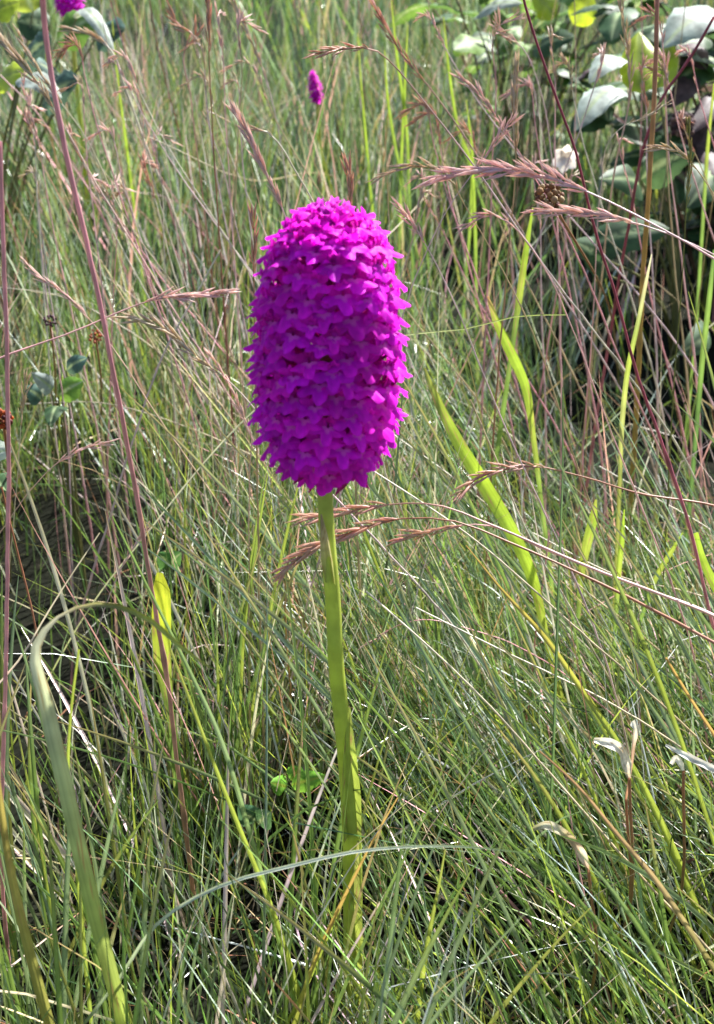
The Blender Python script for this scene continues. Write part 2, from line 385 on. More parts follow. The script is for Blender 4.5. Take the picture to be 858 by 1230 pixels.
def to_ground(pts):
    """continue a stalk from its last seen point down to the soil"""
    a, b = pts[-2], pts[-1]
    if b.z < .012: return pts
    d = (b - a).normalized(); h = Vector((d.x, d.y, 0))
    if d.z < -.35: k = min(b.z / -d.z, .5)
    else: k = min(.28, b.z * .9 + .05)
    e = b + h * k * .8; e.z = -.008
    mid = (b + e) / 2 + Vector((h.x, h.y, .2)) * k * .10
    return pts + [mid, e]
def trace(px, Ys):
    n = len(px)
    Ys = list(Ys) if hasattr(Ys, '__len__') else [Ys]
    yy = np.interp(np.linspace(0, 1, n), np.linspace(0, 1, len(Ys)), Ys) if len(Ys) > 1 else [Ys[0]] * n
    return [P(x, y, q) for (x, y), q in zip(px, yy)]
def stalk(px, Ys, wd, cols, label, head=None, n_sp=12, kind='pink', size=7, spread=.28, group=None, branches=1):
    """px: tip first. wd: diameters in mm tip..base. head: list of fractions of the pixel path, or None"""
    pts = to_ground(trace(px, Ys)); root = pts[-1].copy()
    t = thing('grass_stalk', root, label, 'grass stalk', group)
    n = 64; c = spline(pts, n); rn = np.random.default_rng(int(abs(px[0][0]) * 13 + abs(px[0][1])))
    c[2:-2] += np.cumsum(rn.normal(0, .00012, (n - 4, 3)), 0) * np.sin(np.linspace(0, math.pi, n - 4))[:, None]
    rad_ = lerp_list(wd, n) * .0005 * rn.uniform(.92, 1.08, n); cl_ = lerp_list(cols, n) * rn.uniform(.86, 1.14, (n, 1))
    for q in (int(n * rn.uniform(.45, .58)), int(n * rn.uniform(.7, .85))): rad_[q] *= 1.45; rad_[q + 1:] *= 1.08; cl_[q] *= .55
    obj('stalk', tube(c, rad_, cl_, 6, 'stalk', M_STALK, root), t)
    claim(spline(trace(px, Ys), 60), 4)
    if head:
        claim(spline(trace(px, Ys), 60)[int(head[0] * 59):int(head[1] * 59) + 1], 9)
        seen = spline(trace(px, Ys), 200); f0, f1 = head
        rr = random.Random(int(px[0][0] * 7 + px[0][1]))
        n_sp = int(n_sp * 1.5)
        for i in range(n_sp):
            u = min(.99, max(0, f0 + (f1 - f0) * (i / max(1, n_sp - 1)) + rr.uniform(-.3, .3) * (f1 - f0) / n_sp)); k = min(197, int(u * 199)); p = V(seen[k]); d = (V(seen[k]) - V(seen[k + 2])).normalized()
            view = (CAM - p).normalized(); sdv = d.cross(view).normalized(); sg = 1 if i % 2 else -1
            tap = .62 + .38 * math.sin(math.pi * min(1, .15 + .8 * i / max(1, n_sp - 1)))
            dd = (d + sdv * sg * spread * rr.uniform(.1, 1.1) + view * rr.uniform(-.3, .3)).normalized()
            xx = sdv.cross(dd).normalized() if rr.random() < .5 else view.cross(dd).normalized(); yy = dd.cross(xx)
            S = size * .00135 * tap * rr.uniform(.75, 1.2)
            M = Matrix((xx, yy, dd)).transposed().to_4x4() @ Matrix.Diagonal((S * 1.0, S * 1.0, S, 1)); M.translation = p - root
            obj('spikelet', HEADS[kind][rr.randrange(3)], t, M)
    return t
def blade(px, Ys, wd, cols, label, name='grass_blade', face=(0, -1, .25), twist=None, group=None, mat=None, crease=.22, ground=True, n=36, undul=0.0):
    """wd in mm tip..base"""
    pts = trace(px, Ys)
    if ground: pts = to_ground(pts)
    root = pts[-1].copy(); c = spline(pts, n)
    tw = at_points(twist, pts, len(px), n) if twist is not None else None
    claim(spline(trace(px, Ys), 60), max(4, .45 * max(wd) * .001 * FPX / (c[0] - np.array(CAM))[1]))
    t = thing('grass_plant', root, label, 'grass', group)
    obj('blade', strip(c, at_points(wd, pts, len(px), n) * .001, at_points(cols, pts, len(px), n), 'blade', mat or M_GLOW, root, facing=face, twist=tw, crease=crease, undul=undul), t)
    r = random.Random(int(px[0][0] * 3 + px[0][1]))          # a short second blade from the same shoot
    h = r.uniform(.05, .09); dx, dy = r.uniform(-.03, .03), r.uniform(-.01, .03)
    c2 = spline([root + Vector((dx, dy, h)), root + Vector((dx * .4, dy * .4, h * .65)), root], 12)
    obj('blade', strip(c2, lerp_list([.1, .8, 1, .8], 12) * .0014, lerp_list([YGREEN, GREEN, GREEN], 12), 'blade', M_BLADE, root, facing=face), t)
    return t

# --- stalks with seed heads on the right of the orchid
stalk([(527, 212), (575, 205), (640, 208), (700, 228), (770, 262), (858, 312), (930, 360)], [.37, .36, .34], [.3, .9, 1.1, 1.2, 1.3], [MAUVE, ROSE, ROSE, ROSE, PINK], 'rosy grass stalk with long pinkish seed head pointing left above the dried brown seed cluster', (0.0, .42), 17, 'pink', 8.5)
stalk([(645, 254), (690, 255), (740, 262), (790, 276), (858, 306), (930, 350)], [.372, .36, .35], [.3, .9, 1.1, 1.2], [MAUVE, ROSE, ROSE, PINK], 'rosy grass stalk with short mauve seed head just below the long pinkish one', (0.0, .42), 10, 'pink', 7.5)
stalk([(459, 211), (480, 203), (505, 199), (530, 206), (560, 250), (640, 400), (680, 520)], [.40, .40, .42], [.3, .6, .7, .8], [STRAW, STRAW, STRAW, STRAW], 'thin straw stalk nodding left with pale seed head reaching beyond the pinkish one', (0, .22), 8, 'straw', 5.5)
stalk([(612, 148), (590, 178), (574, 200), (545, 240), (500, 330), (470, 420)], [.42], [.3, .7, .8], [MAUVE, MAUVE, STRAW], 'thin grass stalk with lilac-grey seed head slanting up to the right', (0, .24), 8, 'pink', 6)
stalk([(557, 97), (575, 113), (597, 142), (625, 185), (690, 300), (740, 420)], [.55], [.3, .9, .9, 1], [PINK, PINK, STRAW], 'grass stalk with narrow dark pink seed head leaning left above the lilac-grey one', (0, .24), 10, 'pink', 7, .18)
stalk([(620, 80), (618, 130), (620, 180), (612, 300), (600, 470)], [.50], [.4, .8, .9, 1], [STRAW, BROWN, STRAW], 'upright straw stalk with slim buff seed head standing behind the pinkish heads', (0, .25), 9, 'straw', 8, .14)
stalk([(482, 252), (500, 275), (515, 300), (540, 350), (590, 470)], [.36], [.3, .7, .8], [MAUVE, MAUVE, STRAW], 'short thin stalk with small mauve seed head close beside the orchid crown', (0, .2), 6, 'pink', 5)
stalk([(560, 272), (590, 258), (612, 268), (640, 300), (690, 400), (720, 480)], [.40], [.3, .7, .8], [ROSE, ROSE, PINK], 'thin nodding stalk with small rosy seed head below the long pinkish one', (0, .2), 6, 'pink', 5.5)
stalk([(380, 64), (420, 58), (450, 60), (470, 75), (500, 110), (560, 185), (640, 300)], [.46, .48, .5], [.4, .8, 1, 1, 1], [BROWN, MAUVE, PALE, PALE, STRAW], 'pale silvery stalk bending over with brownish seed head above the orchid', (0, .16), 8, 'brown', 6)
stalk([(784, 178), (805, 178), (825, 190), (845, 215), (870, 260), (890, 330)], [.5], [.4, .8, 1], [STRAW, STRAW, ROSE], 'straw stalk arching over at the edge of the dark leafy patch with pale seed head', (0, .3), 6, 'straw', 6.5)
stalk([(827, 152), (829, 190), (826, 230), (822, 330), (815, 430)], [.48], [.3, .7, .8], [OLIVE, OLIVE, OLIVE], 'slender upright olive-green stalk with narrow green seed head in the dark leafy patch', (0, .32), 12, 'green', 5, .15)
stalk([(746, 8), (754, 60), (757, 110), (740, 200), (725, 330)], [.66], [.6, 1.1, 1.2, 1.3], [ROSE, STRAW, STRAW], 'tall straw stalk with fluffy pink-buff seed head in front of the bright yellow-green leaf', (0, .35), 12, 'straw', 8.5, .2)
stalk([(748, 152), (770, 143), (785, 135), (800, 125)][::-1] + [(735, 165), (722, 230), (715, 330)], [.56], [.3, .7, .8], [PALE, PINK, PINK], 'thin purple stalk with tiny white-tipped seed head by the drooping grey leaves', (0, .2), 5, 'straw', 4.5)
# --- heads crossing behind the orchid stem
stalk([(372, 621), (400, 618), (440, 610), (480, 605), (520, 606), (600, 635), (700, 680), (858, 742), (960, 790)], [.33, .33, .32, .30], [.3, 1.0, .9, 1.0, 1.3], [BROWN, ROSE, STRAW, ROSE, PINK], 'pink grass stalk whose upper brown seed head passes close behind the orchid stem', (0, .16), 10, 'brown', 7)
stalk([(345, 682), (375, 660), (420, 640), (475, 624), (540, 625), (620, 655), (720, 700), (858, 772), (950, 822)], [.335, .335, .325, .30], [.3, 1.1, 1.0, 1.1, 1.4], [BROWN, BROWN, ROSE, PINK, PINK], 'rosy grass stalk with long drooping brown-pink seed head hooked behind the orchid stem', (0, .24), 15, 'brown', 8)
stalk([(480, 648), (510, 641), (545, 632), (580, 630), (660, 662), (760, 700), (858, 738)], [.35, .34, .31], [.3, .9, .9, 1.1], [ROSE, ROSE, STRAW, PINK], 'straw stalk with short salmon-brown seed head to the right of the orchid stem', (0, .22), 9, 'brown', 7)
stalk([(554, 592), (575, 574), (605, 564), (640, 560), (700, 572), (770, 592), (858, 606), (950, 640)], [.40, .41, .42, .42], [.3, 1.1, 1, 1, 1], [BROWN, BROWN, ROSE, MAUVE, STRAW], 'dark brown seed head lying across the bright broad blade on a thin stalk', (0, .26), 11, 'brown', 7.5)
stalk([(345 + 92, 776), (455, 766), (465, 758), (500, 745), (580, 760)], [.40], [.3, .6, .7], [PINK, PINK, PINK], 'thin low stalk with tiny pink seed head in the tangle right of the orchid stem', (0, .25), 5, 'pink', 4)
# --- left side heads
stalk([(286, 140), (303, 172), (318, 205), (335, 240), (355, 300), (372, 400)], [.44], [.4, 1, 1, 1.1], [MAUVE, ROSE, STRAW, STRAW], 'pinkish seed head on a stalk leaning left just behind the orchid crown', (0, .42), 13, 'pink', 8, .16)
stalk([(305, 156), (320, 158), (335, 172), (352, 200), (380, 250), (400, 330)], [.46], [.7, .9, 1, 1], [PALE, PALE, PALE], 'whitish dry stalk with a bent knobbly tip beside the pinkish seed head', (0, .12), 3, 'straw', 5)
stalk([(157, 381), (180, 388), (205, 400), (235, 428), (275, 458), (330, 520)], [.40], [.3, .9, .9, .9], [PALE, MAUVE, PALE, STRAW], 'pale mauve seed head on stalk slanting down right towards the orchid spike', (0, .55), 14, 'straw', 6.5)
stalk([(262, 352), (225, 355), (195, 357), (150, 372), (90, 398), (0, 430), (-80, 470)], [.36, .36, .34], [.3, .9, .8, .8, .9], [ROSE, PINK, BROWN, BROWN, BROWN], 'long reddish-brown stalk leaning right with flat pink seed head left of the orchid', (0, .25), 10, 'pink', 7, .14)
stalk([(33, 318), (50, 335), (75, 352), (95, 370), (130, 410), (190, 500)], [.45], [.3, .8, .8], [ROSE, STRAW, STRAW], 'thin stalk with narrow rosy-buff seed head crossing the tall pink stalks', (0, .4), 9, 'pink', 5.5, .15)
stalk([(30, 458), (28, 480), (26, 500), (22, 560), (15, 640)], [.42], [.3, .7, .7], [PALE, STRAW, STRAW], 'short upright stalk with small pale pink seed head beside the bluish leaves', (0, .28), 7, 'straw', 5.5)
stalk([(128, 532), (110, 536), (78, 550), (40, 585), (0, 640)], [.44], [.3, .6, .7], [ROSE, STRAW, OLIVE], 'thin olive stalk with tiny rosy seed head leaning right low in the left grass', (0, .35), 6, 'pink', 5.5, .2)
stalk([(176, 635), (162, 655), (150, 675), (130, 720), (110, 790)], [.40], [.3, .6, .7], [MAUVE, MAUVE, PINK], 'thin stalk with small lilac seed head next to the dark hollow in the grass', (0, .3), 6, 'pink', 5)
stalk([(250, 0), (251, 30), (251, 52), (254, 140), (262, 260), (272, 400)], [.62], [.5, .9, 1.1, 1.2], [BROWN, BROWN, RED, PINK], 'tall red-brown stalk with dark russet seed head at its tip', (0, .14), 7, 'brown', 9, .12)
stalk([(300, 515), (292, 500), (280, 470), (262, 440), (250, 420)][::-1] + [(300, 560)], [.40], [.3, .7, .8], [ROSE, STRAW, STRAW], 'thin stalk with drooping mauve seed head pressed beside the lower spike', (0.1, .7), 8, 'pink', 6, .15)
stalk([(418, 205), (421, 225), (421, 243), (424, 300), (426, 420)], [.42], [.5, 1, 1], [BROWN, STRAW, STRAW], 'buff-brown seed head peeping up behind the orchid crown', (0, .3), 8, 'brown', 7, .14)
stalk([(303, 262), (306, 285), (305, 300), (306, 360), (308, 470)], [.40], [.4, .9, .9], [BROWN, STRAW, STRAW], 'brown seed head standing against the upper left edge of the orchid spike', (0, .3), 7, 'brown', 6.5, .18)
stalk([(0, 48), (22, 72), (45, 100), (70, 140), (120, 230), (180, 330)], [.6], [.6, 1, 1, 1], [PALE, ROSE, ROSE, STRAW], 'pale stalk slanting down right with wispy buff seed head by the yellow leaf', (0, .3), 9, 'straw', 9, .2)
stalk([(25, 45), (40, 75), (62, 108), (100, 160), (150, 260), (215, 350)], [.64], [.5, .9, 1], [PALE, STRAW, STRAW], 'thin stalk with loose whitish seed head in front of the yellow leaf', (0, .25), 7, 'straw', 8, .24)
stalk([(88, 36), (110, 42), (133, 60), (150, 105), (170, 160), (215, 270)], [.75], [1.5, 1.6, 1.4, 1.3], [PALE, PALE, ROSE, ROSE], 'thick pale stalk bent over beneath the distant pink-purple orchid', (0, .2), 6, 'straw', 9, .2)
stalk([(280, 0), (300, 45), (320, 95), (340, 180), (352, 280)], [.8], [.8, 1.2, 1.2], [MAUVE, PALE, STRAW], 'pale mauve stalk with soft feathery seed head far behind the orchid', (0, .35), 10, 'straw', 9, .2)
stalk([(200, 0), (215, 30), (235, 45), (225, 55), (230, 120), (245, 250)], [.75], [.8, 1, 1.2], [ROSE, BROWN, STRAW], 'stalk with brown curved seed head behind the russet one', (0, .3), 8, 'brown', 9, .2)
stalk([(445, 0), (462, 30), (480, 60), (520, 110), (575, 190), (640, 300)], [.62], [.6, 1, 1], [BROWN, MAUVE, STRAW], 'long stalk with brown feathery seed head leaning left behind the silvery stalk', (0, .3), 10, 'brown', 8, .2)
stalk([(645, 30), (620, 22), (600, 30), (630, 60), (650, 110), (665, 200)][1:], [.7], [.5, .8, 1], [MAUVE, MAUVE, STRAW], 'nodding stalk with pale mauve plume below the whitish leaf', (0, .25), 7, 'pink', 8, .25)

# --- bare tall stalks
stalk([(50, -30), (52, 10), (78, 180), (105, 300), (130, 420), (160, 570), (180, 690), (200, 800), (216, 930)], [.30, .31, .33], [1.5, 1.5, 1.6, 1.7, 1.7], [PINK, PINK, (.44, .22, .20), (.44, .25, .17), (.42, .25, .14)], 'thick tall rosy-brown stalk standing bare in front of the left grass')
stalk([(0, 170), (4, 300), (8, 420), (9, 520), (8, 640), (6, 760)], [.30], [1.2, 1.4, 1.4], [PINK, PINK, PINK], 'straight bare rosy stalk rising beside the orange dry flower')
stalk([(620, -40), (632, 10), (660, 95), (690, 180), (715, 280), (740, 360), (765, 450), (800, 550), (832, 650), (850, 730)], [.40], [.8, 1.0, 1.25, 1.3, 1.2], [RED, RED, (.26, .05, .08), (.46, .15, .19), (.50, .25, .24), (.46, .28, .22)], 'long dark red stalk turning pink lower down right of the orchid')
stalk([(790, -20), (788, 60), (783, 160), (776, 260), (768, 400), (762, 520)], [.62], [2.2, 2.6, 2.8, 2.6], [(.30, .13, .11), (.38, .22, .05), (.34, .22, .05), OLIVE], 'thick ochre-brown upright stalk among the dark leafy patch')
stalk([(858, 20), (835, 60), (815, 90), (800, 110), (778, 160), (755, 270), (740, 360)], [.66], [1.6, 1.6, 1.6], [RED, RED, PINK], 'dark red stalk leaning right past the large grey leaf')
for i, (a, cset, lab) in enumerate([
    ([(130, -10), (150, 60), (175, 150), (205, 260), (230, 340), (245, 420)], [RED, PINK, (.28, .08, .10), PINK], 'bare dark red stalk slanting down to the left edge of the spike'),
    ([(178, -10), (190, 60), (215, 160), (240, 270), (262, 380)], [RED, BROWN, BROWN, STRAW], 'bare reddish-brown stalk beside the dark red one'),
    ([(118, -10), (135, 80), (170, 170), (205, 230), (260, 300), (300, 350)], [PALE, ROSE, PINK, STRAW], 'pale rosy stalk bending down right behind the red stalks'),
    ([(250, -10), (258, 60), (270, 140), (280, 220), (290, 300), (296, 420)], [OLIVE, STRAW, YGREEN, YGREEN], 'thin yellowish stalk rising left of the orchid crown'),
    ([(383, -10), (392, 50), (402, 110), (408, 160), (414, 240)], [STRAW, STRAW, BROWN, RED], 'straw stalk darkening downwards straight above the orchid crown'),
    ([(0, 90), (40, 130), (80, 190), (140, 270), (210, 350), (260, 420)], [PINK, ROSE, STRAW, STRAW], 'rosy stalk slanting from the yellow leaf down towards the spike'),
    ([(60, 130), (100, 180), (150, 235), (180, 265), (215, 310)], [STRAW, STRAW, PINK, PINK], 'straw coloured stalk tangled behind the rosy slanting ones'),
    ([(265, 300), (235, 355), (200, 420), (165, 520), (135, 620), (110, 700)], [PALE, MAUVE, MAUVE, PINK], 'pale mauve stalk leaning right across the left grass'),
    ([(50, 300), (58, 370), (70, 440), (80, 540), (84, 640)], [MAUVE, ROSE, MAUVE, MAUVE], 'thin upright mauve stalk standing left of the thick rosy-brown one'),
    ([(0, 215), (20, 300), (10, 370)], [ROSE, ROSE, ROSE], 'short rosy stalk by the straight bare one'),
    ([(430, -5), (436, 60), (438, 120), (437, 200), (440, 300)], [ROSE, STRAW, YGREEN, YGREEN], 'thin straw-green stalk behind the orchid crown'),
    ([(515, 0), (518, 80), (520, 160), (522, 260), (525, 400)], [STRAW, YGREEN, YGREEN, OLIVE], 'yellow-green stalk behind the stalks with pinkish heads'),
    ([(690, -10), (692, 90), (690, 180), (680, 280), (672, 420)], [STRAW, ROSE, STRAW, STRAW], 'slim straw stalk beside the drooping grey leaves'),
    ([(770, -10), (772, 60), (770, 150), (766, 260), (760, 380)], [ROSE, PINK, PINK, RED], 'slim red stalk in front of the yellow-green leaf'),
    ([(825, -10), (815, 80), (805, 170), (792, 280), (782, 400)], [STRAW, STRAW, STRAW, STRAW], 'slim straw stalk crossing the large grey leaf'),
    ([(640, 100), (655, 180), (668, 260), (690, 330), (720, 400), (748, 450)], [MAUVE, STRAW, (.2, .15, .1), (.2, .15, .1)], 'dull brown stalk sinking under the dried seed cluster'),
    ([(858, 230), (850, 280), (838, 360), (826, 430), (818, 500)], [(.35, .24, .08), (.30, .24, .08), OLIVE, OLIVE], 'ochre stalk at the right margin of the dark patch'),
    ([(350, 640), (343, 720), (347, 800), (352, 880)], [(.3, .2, .08), ORANGE, (.3, .2, .07), OLIVE], 'thin orange-brown stalk standing left of the orchid stem'),
    ([(2, 585), (20, 660), (40, 740), (55, 830), (75, 900), (95, 980)], [(.2, .07, .03), BROWN, (.10, .02, .02), ORANGE], 'dark brown stalk running behind the folded broad blade'),
    ([(660, 640), (640, 800), (690, 900)][:2], [PINK, BROWN], 'dark thin stalk in the right tangle'),
    ([(565, 480), (600, 560), (640, 650), (690, 740), (760, 880)], [STRAW, PALE, STRAW, STRAW], 'straw stalk lying along the bright broad blade')]):
    yb = G(*a[-1], .06).y
    stalk(a, [min(1.0, yb + .02), yb], [.8, 1.0, 1.15, 1.2] if i < 8 else [.7, .8, .9, .9], cset, lab)
rs = random.Random(77)
def more_stalks(n, x0, x1, y0, y1, lean, label, group):
    for k in range(n):
        x, y = rs.uniform(x0, x1), rs.uniform(y0, y1); ln = rs.uniform(150, 260); dx = rs.gauss(lean, .22) * ln
        nod = rs.choice([-1, 1]) * rs.uniform(4, 22)
        a = [(x - nod, y + abs(nod) * .5), (x, y), (x + dx * .25 + 2, y + ln * .3), (x + dx * .6, y + ln * .65), (x + dx, y + ln)]
        yb = min(.66, max(.42, G(*a[-1], .12).y)); c_ = rs.choice([PINK, ROSE, STRAW, MAUVE, PALE])
        kd = rs.choice(['pink', 'straw', 'straw', 'brown'])
        lab = label % ({'pink': 'pinkish', 'straw': 'pale straw', 'brown': 'brown'}[kd], 'left' if nod > 0 else 'right')
        stalk(a, [yb + .02, yb], [.5, .9, 1.15, 1.25], [c_, c_, rs.choice([STRAW, ROSE, PINK])], lab, (0, rs.uniform(.22, .40)), rs.randint(5, 9), kd, rs.uniform(5, 7.5), rs.uniform(.10, .24), group)
more_stalks(24, 10, 300, 10, 260, .35, 'fine grass stalk with wispy %s seed head nodding %s among the rosy stems', 'wispy seed heads left of the orchid')
more_stalks(20, 500, 850, 10, 240, .12, 'fine grass stalk with wispy %s seed head nodding %s near the leafy patch', 'wispy seed heads right of the orchid')
# dry crossing straws
SL = 'long dry straw stalk lying across the grass'
for a in [[(180, 165), (300, 215), (420, 230)], [(0, 345), (70, 355), (150, 395), (260, 480)], [(440, 560), (560, 640), (700, 760), (858, 900)],
          [(500, 730), (620, 790), (740, 850), (858, 930)], [(470, 520), (560, 585), (680, 690)], [(30, 485), (130, 485), (230, 515), (330, 560)], [(640, 640), (740, 690), (858, 720)],
          [(720, 560), (790, 600), (858, 640)], [(440, 710), (540, 800), (660, 930), (740, 1020)], [(690, 250), (745, 300), (858, 395)], [(450, 300), (520, 225), (560, 160)]]:
    yb = G(*a[-1], .10).y
    stalk(a, [min(yb + .04, .7), yb], [.6, .8, .8], [PALE, STRAW, (.42, .36, .25)], SL, group='dry straws lying across the grass')

# --- broad and prominent blades
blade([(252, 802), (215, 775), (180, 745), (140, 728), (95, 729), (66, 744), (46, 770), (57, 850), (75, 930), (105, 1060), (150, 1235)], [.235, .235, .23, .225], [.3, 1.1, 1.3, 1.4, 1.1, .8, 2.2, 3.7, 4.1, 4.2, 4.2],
      [(.34, .34, .06), (.30, .34, .05), (.28, .32, .05), OLIVE, (.26, .22, .12), (.40, .36, .32), (.48, .48, .42), (.40, .44, .28), (.30, .35, .17), (.26, .33, .09), (.26, .34, .05)], 'broad olive blade folded over near its tip with the thin end hanging right', twist=[.2, .1, .1, .3, .9, .8, .3, .05, 0, 0, 0], face=(.05, -1, .7), n=60)
blade([(-10, 880), (0, 960), (12, 1040), (35, 1140), (62, 1240)], [.22], [1.0, 2.6, 3.4, 3.8], [(.3, .2, .05), (.24, .22, .05), OLIVE, YGREEN], 'broad olive-brown blade curving up beside the folded one', face=(.4, -1, .2))
blade([(192, 688), (194, 710), (194, 750), (196, 800), (205, 860), (210, 930)], [.375], [2.4, 7.0, 7.8, 6.8, 3.0, 2.0], [(.36, .40, .02), (.36, .40, .02), (.34, .40, .02), YGREEN, GREEN, GREEN], 'glowing yellow-green rounded blade standing left of the orchid stem', face=(-.1, -1, .1), crease=.08, n=44)
blade([(586, 356), (596, 385), (612, 420), (630, 460), (640, 520), (650, 600)], [.52], [.8, 3.6, 5.0, 4.4, 2.8, 2.2], [BROWN, LIME, LIME, LIME, YGREEN, GREEN], 'short bright yellow-green blade with a brown tip right of the spike', face=(-.1, -1, .1), crease=.1)
blade([(510, 442), (525, 480), (550, 530), (580, 580), (610, 630), (638, 690), (655, 760)], [.46, .45, .44], [1.0, 3.4, 5.2, 6.4, 6.2, 5.2, 3.0], [OLIVE, YGREEN, LIME, (.24, .36, .02), LIME, (.24, .36, .02), YGREEN], 'long broad bright green blade slanting down right from behind the spike', face=(0, -1, .1), crease=.12, n=50)
blade([(640, 250), (632, 300), (625, 350), (618, 400)], [.56], [.8, 3.2, 3.6, 2.6], [LIME, LIME, YGREEN, GREEN], 'slim upright glowing blade above the brown-tipped one', face=(.1, -1, .1), crease=.1)
blade([(836, 640), (842, 665), (852, 690), (870, 720), (890, 760)], [.42], [2, 6.5, 7, 5], [LIME, LIME, LIME, YGREEN], 'wide yellow leaf blade at the edge of the right grass', face=(-.1, -1, .1), crease=.1)
blade([(716, 600), (712, 625), (706, 650), (700, 680), (695, 740)], [.47], [.8, 4.5, 4.6, 3.5, 2], [YGREEN, LIME, YGREEN, YGREEN, GREEN], 'short lime blade standing in the middle of the right grass', face=(0, -1, .1), crease=.12)
blade([(750, 612), (747, 650), (743, 690), (740, 740)], [.46], [.6, 2.6, 2.6, 2], [LIME, LIME, YGREEN, GREEN], 'narrow lime blade beside the short lime one', face=(0, -1, .1))
blade([(820, 640), (805, 665), (790, 690), (775, 730)], [.46], [.6, 2.6, 2.6, 2], [LIME, YGREEN, YGREEN, GREEN], 'narrow lime blade leaning right beside the wide yellow leaf', face=(0, -1, .1))
blade([(645, 1026), (560, 1017), (490, 1017), (420, 1024), (350, 1040), (270, 1062), (200, 1100), (140, 1180)], [.24, .235, .23], [.3, .9, 1.0, 1.0, .9, .9], [GREEN, (.45, .48, .40), (.40, .46, .36), BGREEN, BGREEN, GREEN], 'pale silvery blade arching across in front of the orchid stem', face=(0, -.5, 1), twist=[.5, .3, .1, 0])
blade([(560, 655), (600, 705), (650, 760), (700, 830), (750, 905), (800, 1000), (840, 1100)], [.36, .34, .31], [.4, 1.8, 2.2, 2.6, 2.8, 2.8], [ORANGE, (.3, .25, .04), YGREEN, YGREEN, YGREEN, GREEN], 'long yellow-green blade with an orange tip slanting down right', face=(-.3, -.8, .5))
blade([(648, 902), (690, 940), (740, 1000), (790, 1060), (830, 1120), (880, 1200)], [.26], [.5, 1.7, 2.0, 2.2], [(.3, .14, .09), (.24, .16, .09), OLIVE, YGREEN], 'brownish blade sloping right between the curled pale scraps', face=(-.3, -.8, .5))
blade([(800, 790), (830, 840), (870, 900), (920, 980)], [.30], [.8, 1.7, 2.0], [ORANGE, (.34, .16, .06), OLIVE], 'rusty orange blade end at the edge of the right grass', face=(-.3, -.8, .5))
blade([(505, 400), (560, 395), (620, 380), (680, 378)][::-1] + [(470, 405)], [.46], [.6, 1.0, 1.0], [YGREEN, PALE, YGREEN], 'pale blade laid flat beside the orchid spike', face=(0, -.5, 1))
blade([(783, 305), (776, 340), (766, 390), (755, 440), (748, 500), (745, 570)], [.50], [.4, 1.6, 2.0, 2.4, 2.4, 2.0], [PALE, (.4, .36, .2), (.16, .20, .05), YGREEN, (.30, .32, .10), OLIVE], 'upright green blade with a frayed pale tip below the dark patch', face=(-.4, -1, .1))
blade([(858, 300), (852, 360), (845, 420), (838, 500)], [.6], [1.5, 2.8, 3, 2.6], [DGREEN, GREEN, GREEN, DGREEN], 'wide dark green blade at the edge of the dark patch', face=(-.2, -1, .1))
blade([(676, 465), (676, 560), (672, 680), (668, 800), (664, 920), (655, 1060)], [.36, .33, .30], [.4, 1.0, 1.1, 1.2], [(.07, .13, .05), (.07, .13, .05), (.07, .13, .045), GREEN], 'straight dark green rush-like blade standing upright in the right grass', face=(0, -1, .2), crease=.5)
blade([(135, 620), (175, 700), (220, 790), (262, 880), (300, 1000), (330, 1110)], [.30, .28], [.5, 1.6, 1.8, 1.9], [GREEN, BGREEN, GREEN, YGREEN], 'long green blade slanting right from the glowing yellow-green blade', face=(-.2, -.8, .5))
blade([(205, 780), (232, 850), (262, 930), (290, 1000), (330, 1100), (355, 1180)], [.27], [.6, 1.5, 1.9, 2.0], [OLIVE, YGREEN, YGREEN, OLIVE], 'yellowish blade sloping right below the folded blade tip', face=(-.2, -.8, .5))
blade([(425, 970), (455, 1000), (430, 1040), (400, 1110), (370, 1180), (340, 1240)][2:], [.262], [.7, 1.5, 1.7], [YGREEN, YGREEN, GREEN], 'yellow-green blade leaning against the foot of the orchid stem', face=(.3, -.8, .4))
blade([(478, 958), (462, 985), (435, 1035), (410, 1085), (380, 1150), (350, 1240)], [.255], [.4, 1.4, 1.8, 2.0], [ORANGE, (.35, .2, .05), YGREEN, YGREEN], 'orange-tipped blade crossing the lower orchid stem', face=(.3, -.8, .4))
blade([(710, 1090), (680, 1120), (640, 1165), (600, 1215), (570, 1260)], [.24], [.6, 1.8, 2.2, 2.3], [OLIVE, OLIVE, YGREEN, YGREEN], 'olive blade leaning right near the low ground under the curled scrap', face=(.3, -.8, .4))
blade([(535, 1020), (528, 1060), (518, 1110), (508, 1170), (500, 1235)], [.26], [.5, 1.6, 2, 2], [OLIVE, YGREEN, YGREEN, GREEN], 'upright yellow-green blade right of the orchid stem foot', face=(0, -1, .3))
blade([(0, 820), (25, 790), (55, 740), (80, 700), (120, 640)][::-1] + [(-40, 860)], [.3], [.3, .9, 1.8, 2.0], [(.35, .3, .25), MAUVE, (.5, .42, .38), MAUVE], 'mauve-pink dry blade passing behind the folded broad blade', face=(0, -.7, .6))
blade([(90, 690), (95, 780), (86, 850), (82, 920), (90, 1010)][1:], [.25], [.6, 1.3, 1.5], [YGREEN, YGREEN, GREEN], 'thin yellow-green blade next to the folded broad blade', face=(0, -1, .2))
blade([(858, 100), (850, 180), (846, 240)], [.8], [1.2, 2.6, 2.6], [YGREEN, YGREEN, GREEN], 'bright green blade right of the dark leaves', face=(0, -1, .1))
